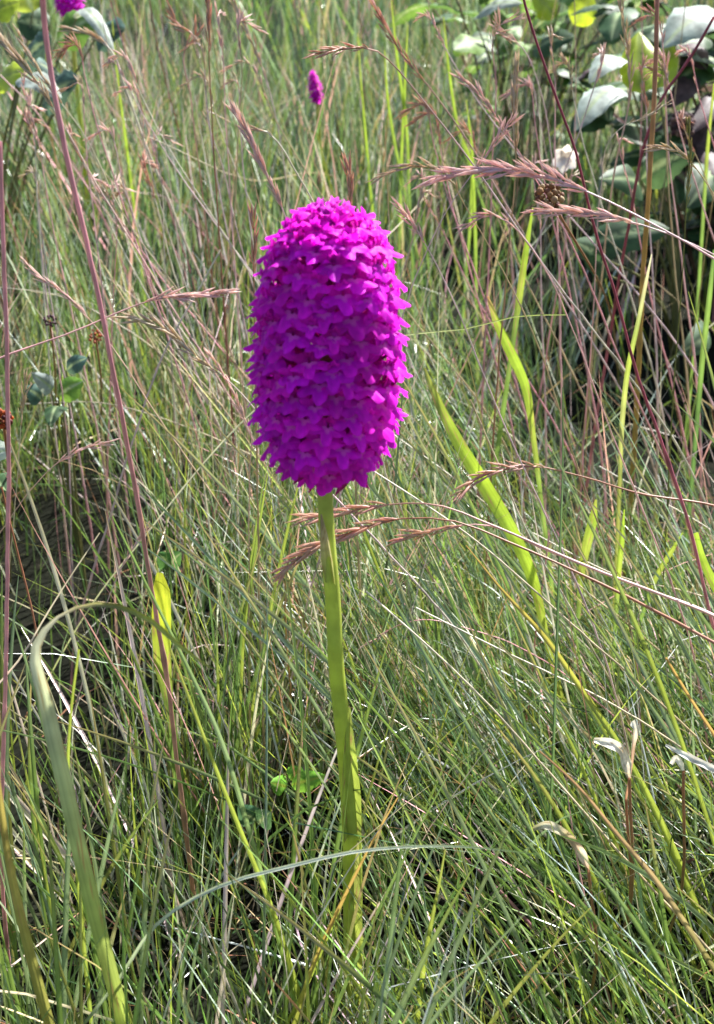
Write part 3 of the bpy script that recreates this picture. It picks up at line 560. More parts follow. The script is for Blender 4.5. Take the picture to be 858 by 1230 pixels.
for a, l in [([(135, 25), (140, 80), (150, 160)], 0), ([(470, 0), (476, 60), (488, 150), (492, 240)], 1), ([(490, 30), (486, 110), (482, 200), (480, 290)], 1), ([(462, 60), (466, 120), (472, 160), (486, 230)], 1), ([(533, 20), (540, 90), (552, 160), (568, 210)], 1),
             ([(560, 120), (567, 180), (566, 250), (560, 330)], 1), ([(430, 40), (434, 100), (440, 170)], 1), ([(548, 150), (564, 190), (570, 260), (572, 360)], 1)]:
    yb = min(1.1, G(*a[-1], .10).y)
    blade(a, [yb], [.8, 2.6, 3.0, 2.5], [YGREEN, LIME, (.2, .3, .03), GREEN], 'bright sunlit broad green blade standing behind the orchid crown', face=(.1, -1, .1), group='sunlit broad blades behind the orchid crown', crease=.15)

# --- individually visible slender blades of the near tangle (look-alikes)
def hollow(x, y):                                      # a hollow in the sward on the left, and the thin leafy patch on the right
    return (1 - .91 * np.exp(-(((x + .20) / .10) ** 6 + ((y - .56) / .18) ** 6))) * (1 - .93 * np.exp(-(((x - .33) / .20) ** 6 + ((y - .92) / .29) ** 6)))
def right_gap(x, y):
    return 1 - .92 * np.exp(-(((x - .42) / .30) ** 4 + ((y - 1.1) / .34) ** 4))
ANCH = [('the orchid stem', (425, 1100)), ('the folded broad blade', (90, 1000)), ('the glowing yellow-green blade', (195, 800)), ('the curled dry scraps', (700, 980)), ('the dark rush-like blade', (664, 850)),
        ('the orange-tipped slanting blade', (700, 820)), ('the pale arching blade', (280, 1060)), ('the thick rosy-brown stalk', (205, 900)), ('the long bright green blade', (610, 640)), ('the wide yellow leaf blade', (850, 680)),
        ('the drooping brown seed heads', (500, 650)), ('the olive leaning blade', (640, 1165)), ('the bright three-leaved sprig', (350, 940)), ('the brownish sloping blade', (760, 1030))]
TL = {}
def random_tufts(n, per, box, L, Wd, az, tilt, bend, cols, desc, seed, keep):
    r = np.random.default_rng(seed)
    for k in range(n):
        x0, y0 = r.uniform(box[0], box[1]), r.uniform(box[2], box[3]); a0 = r.normal(*az); got = []; tries = 0
        k0 = cols[r.integers(len(cols))]
        while len(got) < per and tries < per * 12:
            tries += 1
            x, y = x0 + r.normal(0, .008), y0 + r.normal(0, .008); l = r.uniform(*L); a = a0 + r.normal(0, .45); t0 = abs(r.normal(*tilt)); b = r.uniform(*bend)
            s = np.linspace(0, 1, 14); tl = np.minimum(t0 + b * s ** 1.6, 2.0); az_ = a + r.normal(0, .25) * s
            d = np.stack([np.sin(tl) * np.cos(az_), np.sin(tl) * np.sin(az_), np.cos(tl)], 1) * (l / 13)
            c = np.concatenate([[[0, 0, 0]], np.cumsum(d[:-1], 0)]) + np.array([x, y, -.006])
            if keep(c): got.append(c)
        if len(got) < 2 or hollow(x0, y0) < .6: continue
        bx_, by_, _ = project(np.array([[x0, y0, .04]]))
        near = sorted(ANCH, key=lambda q: (q[1][0] - bx_[0]) ** 2 + (q[1][1] - by_[0]) ** 2)
        lab = desc + ' near ' + near[0][0]
        if lab in TL: lab = next((z for z in [desc + ' between ' + near[0][0].replace('the ', '', 1) + ' and ' + near[q][0].replace('the ', '', 1) for q in (1, 2, 3, 4)] if z not in TL), desc + ' in the tangled grass around ' + near[0][0])
        TL[lab] = TL.get(lab, 0) + 1
        t = thing('grass_tuft', (x0, y0, 0), lab, 'grass tuft', 'grass tufts around the orchid')
        for c in got:
            k_ = np.array(k0 if r.random() < .6 else cols[r.integers(len(cols))]) * r.uniform(.8, 1.2); tip = cols[r.integers(len(cols))] if r.random() < .6 else (.34, .24, .1)
            f = np.array([r.normal(0, .6), -1, .4]); wd = Wd[0] + (Wd[1] - Wd[0]) * r.random()
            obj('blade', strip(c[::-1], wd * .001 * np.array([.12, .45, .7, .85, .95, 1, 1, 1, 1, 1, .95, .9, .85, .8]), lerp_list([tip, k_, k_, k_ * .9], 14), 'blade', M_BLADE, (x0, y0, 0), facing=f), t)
def clear_of_orchid(c, low_ok=1225, pad=0):
    px, py, dep = project(np.asarray(c))
    if dep.min() < .225: return False
    on = (px >= 0) & (px < 858) & (py >= 0) & (py < 1230)
    if (on & (dep < FB[np.clip((py / 3).astype(int), 0, 409), np.clip((px / 3).astype(int), 0, 285)] - .002)).sum() > 1: return False
    fr_ = dep < .318
    hit = fr_ & ((np.abs(px - 400) < 112 + pad) & (py > 205) & (py < 625) | (np.abs(px - 408) < 30 + pad) & (py > 560) & (py < low_ok))
    dense = np.asarray(c)
    inside = (np.hypot(dense[:, 0] + .0065, dense[:, 1] - OY) < .022) & (dense[:, 2] > .19)
    return not hit.any() and not inside.any()
random_tufts(26, 6, (.02, .30, .17, .50), (.14, .27), (1.0, 1.9), (math.pi * .93, .2), (.50, .14), (.05, .35), [GREEN, GREEN, BGREEN, BGREEN, YGREEN, DGREEN], 'tuft of green blades sweeping left', 21, clear_of_orchid)
random_tufts(26, 6, (-.26, .0, .17, .45), (.10, .20), (1.0, 1.9), (0, 2.0), (.16, .12), (.0, .3), [GREEN, GREEN, YGREEN, BGREEN, OLIVE], 'tuft of upright green blades', 22, clear_of_orchid)
random_tufts(12, 5, (-.26, .28, .17, .48), (.11, .24), (.9, 1.8), (math.pi * .8, .9), (.6, .3), (.0, .4), [STRAW, PALE, PALE, (.45, .42, .36), MAUVE], 'tuft of dry straw-pale blades', 23, clear_of_orchid)

# ------------------------------------------------------------------ broad-leaved plants
def leaf_mesh(base, tip, width, col, col2, root, roll=0.0, arch=.18, wav=.05, seed=0, cup=.25, face=None):
    r = random.Random(seed); b, t = Vector(base), Vector(tip); L = (t - b).length; d = (t - b).normalized()
    fv = Vector(face) if face else Vector((0, -.75, .65)); s = d.cross(fv).normalized(); u = s.cross(d)
    s, u = s * math.cos(roll) + u * math.sin(roll), u * math.cos(roll) - s * math.sin(roll)
    n, m = 14, 9; v, c = [], []
    for i in range(n + 1):
        q = i / n; wd = width * (math.sin(math.pi * (q ** .8)) ** .72 if 0 < q < 1 else 0.02)
        for j in range(m):
            x = (j / (m - 1) - .5) * 2; edge = 1 + .05 * math.sin(q * 40 + seed) * abs(x)
            p = b + d * (L * q) + s * (wd / 2 * x * edge) + u * (arch * L * math.sin(math.pi * q) * .9 + cup * wd * x * x * .5 * (-1) + wav * wd * math.sin(q * 11 + x * 2.2 + seed) * abs(x) - (.04 * wd if j == m // 2 else 0) + .02 * wd * math.cos((q * 9 - abs(x) * 2) * 6.283))
            v.append(tuple(p - Vector(root))); cc = np.array(col) * (1 - .25 * (1 - abs(x))) if j != m // 2 else np.array(col2); c.append(cc * r.uniform(.92, 1.08))
    f = [(i * m + j, i * m + j + 1, (i + 1) * m + j + 1, (i + 1) * m + j) for i in range(n) for j in range(m - 1)]
    return make_mesh('leaf', v, np.array(f), M_GLOW if col[1] > .45 else M_LEAF, c)
def leafy(root, leaves, label, stem_col=(.12, .12, .04), cat='leafy plant', group=None, name='leafy_plant', stem_w=.0022):
    """leaves: (base px, tip px, Ybase, Ytip, width m, colour, midrib, roll, arch)"""
    t = thing(name, root, label, cat, group)
    for k, (bp, tp, Yb, Yt, wd, col, mid, roll, arch) in enumerate(leaves):
        b = P(*bp, Yb); e = P(*tp, Yt)
        claim(np.linspace(np.array(b), np.array(e), 12), max(4, .4 * wd * FPX / b.y))
        obj('leaf', leaf_mesh(b, e, wd, col, mid, root, roll, arch, seed=k + int(bp[0])), t)
        rb = Vector(root); mid_ = (b + rb) / 2 + Vector((0, 0, .10 * (b - rb).length)); mid_.x = rb.x * .6 + b.x * .4
        c = spline([b, mid_, rb], 12)
        obj('stem', tube(c, lerp_list([.35, .7, 1.0], 12) * stem_w, lerp_list([stem_col, stem_col], 12), 6, 'stem', M_STALK, root), t)
    return t
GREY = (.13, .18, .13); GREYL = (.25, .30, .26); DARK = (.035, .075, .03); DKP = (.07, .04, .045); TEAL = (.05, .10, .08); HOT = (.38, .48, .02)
MR = (.22, .28, .14)
r0 = Vector((.30, 1.02, -.005))
leafy(r0, [((752, 112), (690, 158), 1.02, .95, .030, GREYL, MR, -.35, .22), ((748, 72), (708, 100), 1.05, 1.0, .024, GREYL, MR, -.3, .2), ((770, 112), (768, 38), 1.02, 1.06, .034, HOT, YGREEN, .1, .05), ((790, 105), (806, 50), 1.04, 1.08, .026, HOT, YGREEN, .2, .05),
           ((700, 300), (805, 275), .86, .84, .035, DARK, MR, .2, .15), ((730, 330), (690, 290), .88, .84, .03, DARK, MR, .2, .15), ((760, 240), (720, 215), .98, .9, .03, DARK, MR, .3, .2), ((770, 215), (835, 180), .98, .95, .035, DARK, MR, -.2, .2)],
      'leafy plant with drooping grey-green leaves and one glowing yellow-green leaf')
r1 = Vector((.42, 1.15, -.005))
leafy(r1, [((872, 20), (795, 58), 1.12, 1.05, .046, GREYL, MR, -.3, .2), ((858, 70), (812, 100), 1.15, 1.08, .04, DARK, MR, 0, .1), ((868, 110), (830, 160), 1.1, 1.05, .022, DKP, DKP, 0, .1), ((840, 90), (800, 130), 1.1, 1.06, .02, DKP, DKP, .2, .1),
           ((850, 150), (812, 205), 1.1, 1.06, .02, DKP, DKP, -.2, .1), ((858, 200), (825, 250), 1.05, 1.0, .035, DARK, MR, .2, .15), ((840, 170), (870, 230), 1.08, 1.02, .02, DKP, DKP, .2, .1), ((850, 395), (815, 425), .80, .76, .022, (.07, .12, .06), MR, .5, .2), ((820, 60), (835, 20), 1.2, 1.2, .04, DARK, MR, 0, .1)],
      'leafy plant with a large pale grey leaf over dark purple-brown leaves')
r2 = Vector((.22, 1.5, -.005))
leafy(r2, [((570, 22), (628, 4), 1.45, 1.40, .030, (.30, .34, .28), MR, .3, .15), ((668, 20), (640, -8), 1.5, 1.5, .035, HOT, YGREEN, 0, .1), ((690, 30), (712, -5), 1.5, 1.5, .035, HOT, YGREEN, 0, .1), ((610, 40), (590, 8), 1.52, 1.5, .03, GREEN, MR, 0, .1), ((640, 60), (690, 45), 1.5, 1.45, .04, DARK, MR, 0, .1), ((720, 50), (770, 20), 1.55, 1.5, .04, DARK, MR, 0, .1), ((580, 50), (545, 60), 1.5, 1.45, .035, GREEN, MR, 0, .1)],
      'leafy plant far behind with a whitish leaf and small yellow-green leaves')
r3 = Vector((-.36, 1.12, -.005))
leafy(r3, [((-8, 98), (36, 84), 1.02, 1.0, .030, HOT, YGREEN, .1, .08), ((-10, 14), (24, 2), 1.1, 1.1, .030, HOT, YGREEN, .1, .1), ((22, 95), (74, 118), 1.0, .95, .022, (.34, .38, .33), MR, .2, .15), ((92, 22), (138, 62), 1.15, 1.05, .016, (.34, .38, .33), MR, .2, .2), ((30, 75), (62, 45), 1.12, 1.1, .036, TEAL, MR, 0, .1),
           ((80, 105), (45, 75), 1.1, 1.06, .036, TEAL, MR, 0, .1), ((68, 50), (118, 18), 1.18, 1.18, .04, (.10, .20, .03), MR, 0, .1), ((115, 45), (150, 35), 1.12, 1.1, .036, TEAL, MR, 0, .1), ((60, 30), (20, 25), 1.2, 1.2, .04, DARK, MR, 0, .1), ((50, 125), (95, 95), 1.05, 1.02, .04, TEAL, MR, 0, .1), ((40, 14), (28, -14), 1.2, 1.2, .03, YGREEN, MR, 0, .1)],
      'leafy plant with yellow, whitish and bluish leaves under the distant pink-purple orchid')
r4 = Vector((-.17, .62, -.005))
leafy(r4, [((62, 470), (38, 448), .60, .58, .011, (.26, .30, .28), MR, .3, .2), ((70, 475), (100, 458), .60, .60, .015, (.12, .24, .03), MR, 0, .1), ((50, 480), (30, 465), .60, .59, .012, TEAL, MR, 0, .2), ((75, 490), (60, 512), .60, .57, .012, DARK, MR, 0, .2), ((80, 445), (105, 430), .62, .62, .011, TEAL, MR, 0, .2)],
      'low leafy plant with bluish leaves and one bright green leaf in the left grass', stem_w=.0012)
r5 = Vector((-.225, .50, -.005))
leafy(r5, [((-14, 560), (16, 540), .46, .44, .014, (.28, .32, .26), MR, .2, .15), ((-10, 575), (8, 590), .46, .44, .014, DARK, MR, .2, .15)], 'small pale greenish leaf by the straight bare rosy stalk', stem_w=.001)
r6 = G(345, 960, .0)
leafy(r6, [((345, 945), (325, 940), .345, .34, .008, (.13, .30, .03), YGREEN, 0, .15), ((350, 943), (392, 932), .345, .34, .008, (.14, .32, .03), YGREEN, 0, .15), ((350, 938), (362, 921), .35, .352, .008, (.13, .30, .03), YGREEN, 0, .1)], 'small bright green three-leaved sprig low beside the orchid stem', cat='leafy sprig', name='leafy_sprig', stem_w=.0008)
r7 = G(300, 1000, .0)
leafy(r7, [((308, 985), (286, 968), .34, .33, .009, (.06, .14, .07), MR, 0, .15), ((310, 990), (325, 975), .335, .33, .009, (.06, .14, .06), MR, 0, .15)], 'low dull blue-green leaf pair under the left grass', cat='leafy sprig', name='leafy_sprig', stem_w=.0008)
r8 = G(205, 700, .0)
leafy(r8, [((205, 680), (190, 664), .50, .49, .010, (.06, .16, .04), MR, 0, .15), ((207, 680), (218, 664), .50, .49, .010, (.06, .16, .04), MR, 0, .15)], 'tiny dark green leaf pair above the glowing yellow-green blade', cat='leafy sprig', name='leafy_sprig', stem_w=.0008)

def shrub(root, H, W, n, label, cols, seed, ls=1.0):
    r = random.Random(seed); t = thing('shrub', root, label, 'shrub', None)
    kinds = [leaf_mesh((0, 0, 0), (.055, 0, .0), .034, c_, MR, (0, 0, 0), 0, .14, seed=k, face=(0, 0, 1)) for k, c_ in enumerate(cols)]
    for b in range(9):
        a = b * 2.4 + r.uniform(-.3, .3); tip = Vector((math.cos(a) * W * r.uniform(.3, 1), math.sin(a) * W * r.uniform(.3, .9), H * r.uniform(.6, 1.05)))
        c = spline([tip, tip * .55 + Vector((0, 0, H * .1)), Vector((tip.x * .1, tip.y * .1, 0))], 14)
        obj('branch', tube(c, lerp_list([.8, 1.6, 2.4], 14) * .001, lerp_list([(.14, .05, .05), (.12, .08, .04)], 14), 6, 'branch', M_STALK), t)
        for k in range(n // 9):
            q = c[min(13, int(r.random() ** 1.2 * 11))]; th = r.uniform(0, 6.283); pit = r.uniform(-.5, .5)
            M = Matrix.Translation(Vector(q)) @ Matrix.Rotation(th, 4, 'Z') @ Matrix.Rotation(pit, 4, 'Y') @ Matrix.Rotation(r.uniform(-.5, .5), 4, 'X') @ Matrix.Scale(r.uniform(.6, 1.25) * ls, 4)
            obj('leaf', kinds[r.randrange(len(kinds))], t, M)
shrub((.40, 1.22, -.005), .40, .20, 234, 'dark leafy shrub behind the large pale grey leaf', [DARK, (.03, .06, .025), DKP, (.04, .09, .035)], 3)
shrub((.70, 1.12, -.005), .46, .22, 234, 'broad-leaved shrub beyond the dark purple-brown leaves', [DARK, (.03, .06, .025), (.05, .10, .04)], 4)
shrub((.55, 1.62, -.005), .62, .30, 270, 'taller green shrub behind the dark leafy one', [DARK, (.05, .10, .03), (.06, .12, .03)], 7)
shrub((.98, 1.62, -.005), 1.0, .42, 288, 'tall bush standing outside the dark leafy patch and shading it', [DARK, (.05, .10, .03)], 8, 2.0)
shrub((.24, 1.75, -.005), .42, .20, 110, 'green leafy shrub behind the small whitish flower', [(.06, .13, .03), (.10, .2, .03), DARK], 5)
shrub((-.62, 1.55, -.005), .44, .20, 110, 'green leafy shrub behind the yellow and bluish leaves', [(.06, .13, .03), (.12, .22, .03), TEAL], 6)

# ------------------------------------------------------------------ dry heads, little flowers, curled scraps
def blob(v, f, c, ctr, rad, col, sq=(1, 1, 1), r=random, k=6):
    o = len(v)
    for i in range(5):
        th = math.pi * i / 4
        for j in range(k):
            ph = j / k * 6.283; rr = rad * r.uniform(.88, 1.12)
            v.append((ctr[0] + rr * sq[0] * math.sin(th) * math.cos(ph), ctr[1] + rr * sq[1] * math.sin(th) * math.sin(ph), ctr[2] + rr * sq[2] * math.cos(th))); c.append(np.array(col) * r.uniform(.75, 1.25))
    for i in range(4):
        for j in range(k): f.append((o + i * k + j, o + i * k + (j + 1) % k, o + i * k + k + (j + 1) % k, o + i * k + k + j))
def dried_head(px, Yd, rad, foot, cols, label, n=46, cat='dried flower'):
    ctr = P(*px, Yd); root = G(*foot, 0.0); t = thing('dried_flower', root, label, cat); r = random.Random(int(px[0]))
    obj('stalk', tube(spline([ctr, (ctr + root) / 2 + Vector((0.004, 0, .02)), root], 14), lerp_list([.5, .7], 14) * .001, lerp_list([BROWN, OLIVE], 14), 6, 'stalk', M_STALK, root), t)
    v, f, c = [], [], []
    for i in range(n):
        a = i * 2.4; z = 1 - 2 * (i + .5) / n; q = math.sqrt(1 - z * z)
        p = Vector((q * math.cos(a), q * math.sin(a), z)) * rad * r.uniform(.7, 1.05)
        blob(v, f, c, p + (ctr - root), rad * .24 * r.uniform(.7, 1.2), cols[r.randrange(len(cols))], r=r)
    obj('seed_cluster', make_mesh('seed_cluster', v, np.array(f), M_DRY, c), t)
dried_head((660, 236), .40, .0046, (745, 480), [(.22, .13, .06), (.16, .08, .05), (.32, .24, .14)], 'round dried brown seed cluster between the two rosy seed heads')
dried_head((4, 503), .34, .0031, (12, 700), [(.45, .10, .02), (.30, .07, .02), (.12, .03, .03)], 'orange-red dry flower head against the straight bare rosy stalk')
dried_head((115, 404), .52, .0030, (120, 560), [(.34, .10, .04), (.26, .09, .05)], 'rusty little dried flower cluster beside the thick rosy-brown stalk', 18)
dried_head((60, 385), .56, .0032, (66, 560), [(.10, .03, .07), (.06, .03, .03)], 'dark purple dried bud in the left grass', 20)
dried_head((820, 150), .92, .009, (815, 300), [(.10, .05, .06), (.16, .10, .09), (.05, .03, .03)], 'dark brownish-purple dried flower cluster among the dark leaves', 60)
def small_flower(px, Yd, rad, foot, label):
    ctr = P(*px, Yd); root = G(*foot, 0.0); t = thing('white_flower', root, label, 'flower')
    obj('stalk', tube(spline([ctr, (ctr + root) / 2, root], 10), lerp_list([.5, .7], 10) * .001, lerp_list([OLIVE, OLIVE], 10), 6, 'stalk', M_STALK, root), t)
    for k in range(6):
        v, f, c = [], [], []; a = k / 6 * 6.283 + .4
        petal(v, f, c, (0, 0, 0), (math.cos(a), -.45, math.sin(a)), (0, -1, .2), rad * 1000, rad * 800, .3, (.70, .66, .66), 5, 3)
        v = [Vector(q) + ctr - root for q in v]
        obj('petal', make_mesh('petal', v, np.array(f), M_DRY, c), t)
small_flower((678, 190), .80, .010, (690, 330), 'small whitish flower left of the drooping grey leaves')
def scrap(px, Yd, wd, label, cols):
    c = spline(trace(px, Yd), 22); claim(c, 10); root = Vector(c[-1]); foot = Vector((root.x, root.y + .01, -.004))
    t = thing('curled_grass_scrap', foot, label, 'dry grass scrap')
    obj('curl', strip(c, lerp_list(wd, 22) * .001, lerp_list(cols, 22), 'curl', M_DRY, foot, facing=(0, -.75, .65), crease=.3, undul=.15), t)
    obj('stalk', tube(spline([root, (root + foot) / 2 + Vector((.008, 0, 0)), foot], 10), lerp_list([.5, .6], 10) * .001, lerp_list([BROWN, OLIVE], 10), 6, 'stalk', M_STALK, foot), t)
WH = (.78, .74, .60)
scrap([(640, 996), (655, 991), (672, 997), (688, 1010), (700, 1028), (707, 1045)], [.275], [1.2, 3.0, 2.4, 2.6, 3.2, .8], 'curled cream and brown scrap of dry leaf caught low in the right grass', [(.4, .4, .15), WH, (.45, .38, .2), (.38, .25, .15), (.6, .5, .42), (.35, .2, .12)])
scrap([(714, 889), (730, 892), (746, 900), (752, 915), (756, 935)], [.295], [1.6, 3.4, 3.0, 3.4, 1.2], 'curled whitish scrap of dry leaf above the cream and brown one', [WH, (.80, .77, .70), (.55, .46, .35), (.76, .72, .64), (.4, .3, .2)])
scrap([(760, 868), (764, 874), (762, 890), (757, 930), (752, 960)], [.30], [2.4, 1.2, .9, .8], 'brown upright scrap with a white papery top beside the whitish curl', [(.7, .68, .6), (.35, .22, .15), (.28, .16, .1), BROWN])
scrap([(806, 918), (812, 911), (818, 918), (821, 926)], [.30], [1.2, 2.2, 2.0, .8], 'tiny white papery fleck on the right grass', [(.7, .68, .62), (.7, .68, .62), WH])
scrap([(800, 895), (825, 908), (850, 920), (880, 935)], [.30], [.8, 2.2, 2.4, 2.2], 'flat silvery dry blade piece beside the white papery fleck', [(.5, .5, .48), (.55, .55, .54), (.5, .5, .48)])

# ------------------------------------------------------------------ the meadow grass (uncountable)
PAL = {'g': GREEN, 'd': DGREEN, 'b': BGREEN, 'y': YGREEN, 's': STRAW, 'p': PALE, 'k': PINK, 'o': OLIVE, 'm': MAUVE, 'n': BROWN, 'a': (.46, .50, .45)}  # 'a': silvery pale blades, with white highlights put into their colour
def bump2(x, y, cx, sx, cy, sy): return np.exp(-(((x - cx) / sx) ** 6 + ((y - cy) / sy) ** 6))
def height_factor(x, y):                   # the sward is lower before the hollow on the left and before the leafy patch on the right
    return (1 - .50 * bump2(x, y, -.18, .11, .36, .11)) * (1 - .38 * bump2(x, y, .26, .20, .56, .13)) * (1 - .35 * bump2(x, y, .30, .22, .92, .3)) * (1 - .5 * bump2(x, y, -.195, .08, .57, .14))
def grass(name, N, xr, yr, L, Wd, tilt, bend, mix, label, az=None, seg=7, dens=None, cross=3, occl=True, lowz=.0, seed=1, tipdry=.13):
    r = np.random.default_rng(seed)
    # clumped roots
    nc = max(10, N // 55)
    cx, cy = r.uniform(*xr, nc), r.uniform(*yr, nc)
    ci = r.integers(0, nc, N); spread = .011 + .016 * (np.mean(yr))
    clumped = r.random(N) < .74
    x = np.where(clumped, cx[ci] + r.normal(0, spread, N), r.uniform(*xr, N)); y = np.where(clumped, cy[ci] + r.normal(0, spread, N), r.uniform(*yr, N))
    if dens is not None:
        kp = r.random(N) < dens(x, y); x, y, ci = x[kp], y[kp], ci[kp]; N = len(x)
    l = r.uniform(*L, N) * (.75 + .5 * r.random(nc))[ci] * height_factor(x, y)
    caz = r.uniform(0, 6.283, nc)[ci]
    a = caz * .5 + r.uniform(0, 6.283, N) if az is None else None
    tl = np.abs(r.normal(tilt[0], tilt[1], N))
    if az is not None:
        pa, ps, pt = az(x, y); a = np.where(r.random(N) < .72, r.normal(pa, ps), r.uniform(0, 6.283, N)); tl = np.abs(r.normal(pt, tilt[1]))
    b = r.uniform(*bend, N) * (.5 + r.random(N)); drift = r.normal(0, .45, N)
    wd = r.uniform(*Wd, N) * .001
    s = np.linspace(0, 1, seg + 1)
    T = np.minimum(tl[:, None] + b[:, None] * s ** 1.7, 2.1); A = a[:, None] + drift[:, None] * s
    kink = (r.random(N) < .04); kp_ = r.uniform(.35, .8, N)
    T = np.where(kink[:, None] & (s[None] > kp_[:, None]), np.minimum(T + r.uniform(.5, 1.4, N)[:, None], 2.3), T)
    d = np.stack([np.sin(T) * np.cos(A), np.sin(T) * np.sin(A), np.cos(T)], -1) * (l / seg)[:, None, None]
    c = np.concatenate([np.zeros((N, 1, 3)), np.cumsum(d[:, :-1], 1)], 1)
    c[..., 0] += x[:, None]; c[..., 1] += y[:, None]; c[..., 2] += lowz - .008
    c[..., 2] = np.maximum(c[..., 2], -.008 + .012 * s[None])
    if occl:                                # leave the orchid's own place and the camera's free
        px, py, dep = project(c)
        fr_ = (dep < .322) & (dep > 0)
        hit = fr_ & (((np.abs(px - 400) < 114) & (py > 205) & (py < 625)) | ((np.abs(px - 412) < 24) & (py > 560) & (py < 1222)))
        ins = (np.hypot(c[..., 0] + .0065, c[..., 1] - OY) < .023) & (c[..., 2] > .19)
        near = (np.linalg.norm(c - np.array(CAM), axis=-1) < .17) | ((dep > 0) & (dep < .17) & (px > -200) & (px < 1058) & (py < 1400) & (py > -200))
        high = (c[..., 2] > .31) & (c[..., 1] < .5)
        ix, iy = np.clip((px / 3).astype(int), 0, 285), np.clip((py / 3).astype(int), 0, 409); on = (px >= 0) & (px < 858) & (py >= 0) & (py < 1230)
        front = (on & (dep > 0) & (dep < FB[iy, ix])).any(1) & (r.random(N) < .80)
        ok = ~(front | hit.any(1) | ins.any(1) | near.any(1) | high.any(1))
        c, T, A, wd, x, y = c[ok], T[ok], A[ok], wd[ok], x[ok], y[ok]; N = len(c)
    # strip across
    roll = r.normal(0, .8, N)
    tan = np.gradient(c, axis=1); tan /= np.linalg.norm(tan, axis=-1, keepdims=True) + 1e-9
    sid = np.stack([-np.sin(A), np.cos(A), np.zeros_like(A)], -1); nor = np.cross(sid, tan)
    ro = roll[:, None] + r.normal(0, .8, N)[:, None] * s[None]
    S = sid * np.cos(ro)[..., None] + nor * np.sin(ro)[..., None]; Nn = np.cross(S, tan)
    prof_ = (np.clip(1.02 - s ** 2.2, .05, 1) * (.8 + .2 * np.minimum(1, s * 6)))
    W = (wd[:, None] * prof_[None])[..., None] / 2
    if cross == 3: vv = np.stack([c - S * W, c - Nn * W * .55, c + S * W], 2)
    else: vv = np.stack([c - S * W, c + S * W], 2)
    k = cross
    base = (np.arange(N) * (seg + 1) * k)[:, None, None]; i = (np.arange(seg) * k)[None, :, None]; j = np.arange(k - 1)[None, None, :]
    q = base + i + j
    f = np.stack([q, q + 1, q + k + 1, q + k], -1).reshape(-1, 4)
    keys = list(mix.keys()); pr = np.array([mix[z] for z in keys]); pr = pr / pr.sum()
    pc = np.array([PAL[z] for z in keys]); ki = r.choice(len(keys), N, p=pr); col = pc[ki] * np.exp(r.normal(-.05, .36, (N, 1))).clip(.4, 1.9) * r.uniform(.92, 1.08, (N, 3))
    dry = np.array([(.34, .22, .10), (.40, .34, .22), (.30, .13, .07)])[r.integers(0, 3, N)]
    hasdry = (r.random(N) < tipdry)[:, None] * np.clip((s - r.uniform(.45, .95, N)[:, None]) / .15, 0, 1)
    baseshade = np.clip(1 - s / .18, 0, 1)[None] * (r.random(N) < .5)[:, None]  # blade feet darkened: shade deep in the grass put into the colour
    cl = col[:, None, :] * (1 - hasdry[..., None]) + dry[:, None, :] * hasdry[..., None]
    cl = cl * (1 - .6 * baseshade[..., None]) + np.array((.10, .08, .04)) * .6 * baseshade[..., None]
    cl = np.repeat(cl[:, :, None, :], k, 2)
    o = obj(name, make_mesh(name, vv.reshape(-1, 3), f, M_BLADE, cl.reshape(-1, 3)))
    o['kind'] = 'stuff'; tag(o, label, 'grass')
    return o
def lean_near(x, y):
    w_ = np.clip((x + .02) / .10, 0, 1)               # right of the orchid the sward is swept to the left
    return np.where(w_ > .3, math.pi * .95, 0.0), np.where(w_ > .3, .5, 2.2), .20 + .32 * w_
GM = {'g': 5.5, 'd': 6, 'b': 4.5, 'y': 3.4, 's': .6, 'p': 1.1, 'o': .7, 'k': .4, 'm': .5, 'a': 2.6}
grass('meadow_grass', 13500, (-.42, .42), (-.12, .46), (.06, .18), (.7, 1.6), (.26, .2), (.0, .55), GM, 'dense tangled green meadow grass around the foot of the orchid', az=lean_near, seg=6, dens=hollow, seed=1)
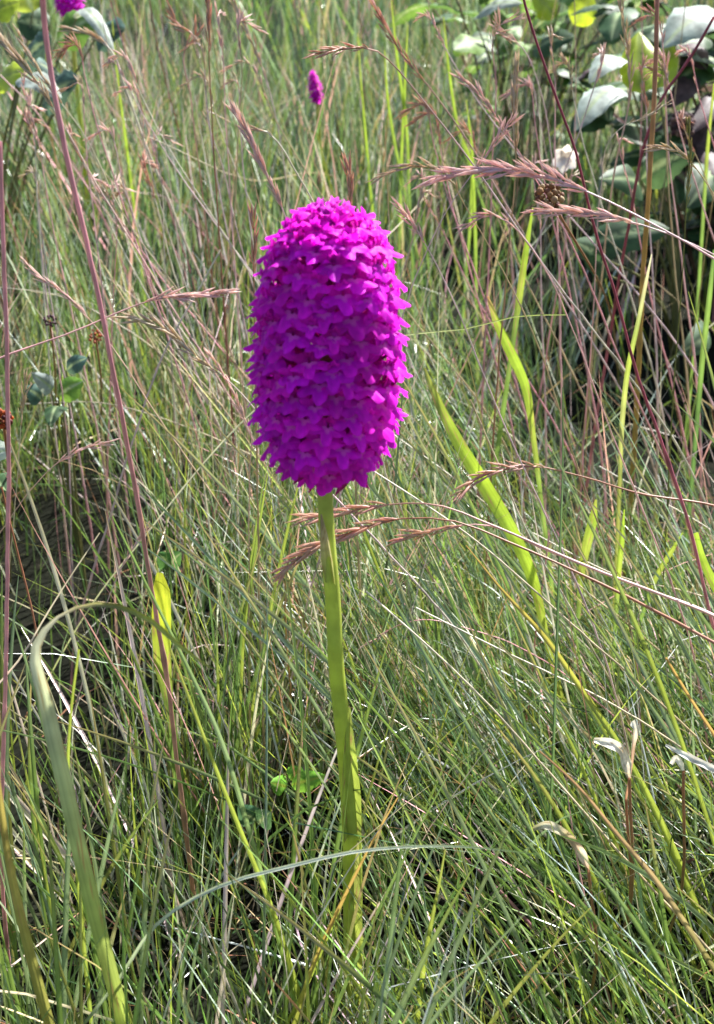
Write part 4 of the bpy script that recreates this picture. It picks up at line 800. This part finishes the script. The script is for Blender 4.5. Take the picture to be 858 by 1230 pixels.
grass('meadow_grass', 11500, (-.60, .60), (.42, .95), (.09, .23), (.7, 1.6), (.28, .2), (.0, .6), GM, 'dense tangled green meadow grass behind the orchid', az=lean_near, seg=6, dens=hollow, seed=2)
grass('meadow_grass', 9000, (-1.1, 1.1), (.9, 2.3), (.14, .28), (1.6, 3.6), (.2, .16), (.1, .8), {'g': 3, 'd': 8, 'b': 7, 'y': 1.3, 's': .6, 'p': .6, 'k': 1.2, 'm': .9, 'o': .8, 'a': 1.6}, 'taller meadow grass standing further back', seg=5, cross=3, dens=right_gap, seed=3)
grass('meadow_grass', 9000, (-4, 4), (2.2, 8), (.25, .45), (4, 9), (.2, .15), (.2, .9), {'g': 3, 'd': 7, 'b': 5, 'y': 1.0, 's': .8, 'k': .8, 'o': 1.0}, 'tall meadow grass in the far field', seg=4, cross=2, occl=False, seed=4)
grass('grass_thatch', 3000, (-.55, .55), (-.05, .95), (.04, .13), (.5, 1.2), (1.25, .25), (.0, .5), {'s': 1, 'n': 3, 'p': .5, 'o': 2, 'd': 6}, 'dry brown thatch lying between the grass roots', seg=4, cross=2, dens=hollow, seed=5, tipdry=.1, lowz=.006)
PINKM = {'s': 3, 'k': 3, 'm': 2.5, 'p': 2, 'o': 1.5}
grass('flowering_grass_stems', 380, (-.75, .65), (.55, 1.7), (.22, .36), (.7, 1.3), (.22, .14), (.0, .7), PINKM, 'thin pinkish and straw flowering grass stems scattered through the back grass', seg=8, dens=hollow, seed=6)
grass('flowering_grass_stems', 170, (-.62, -.05), (.60, 1.1), (.24, .36), (1.0, 1.6), (.22, .12), (.0, .4), {'k': 4, 'm': 2, 's': 2, 'n': 1}, 'rosy flowering grass stems standing in the back grass left of the orchid', seg=8, dens=hollow, seed=16, cross=3)
grass('flowering_grass_stems', 150, (-.30, .30), (.33, .60), (.14, .26), (.6, 1.0), (.5, .25), (.0, .5), PINKM, 'thin straw flowering stems scattered near the orchid', seg=8, dens=hollow, seed=8)
print('objects', len(bpy.data.objects), 'tris ~', sum(len(o.data.polygons) * 2 for o in bpy.data.objects if o.get('kind') == 'stuff'))
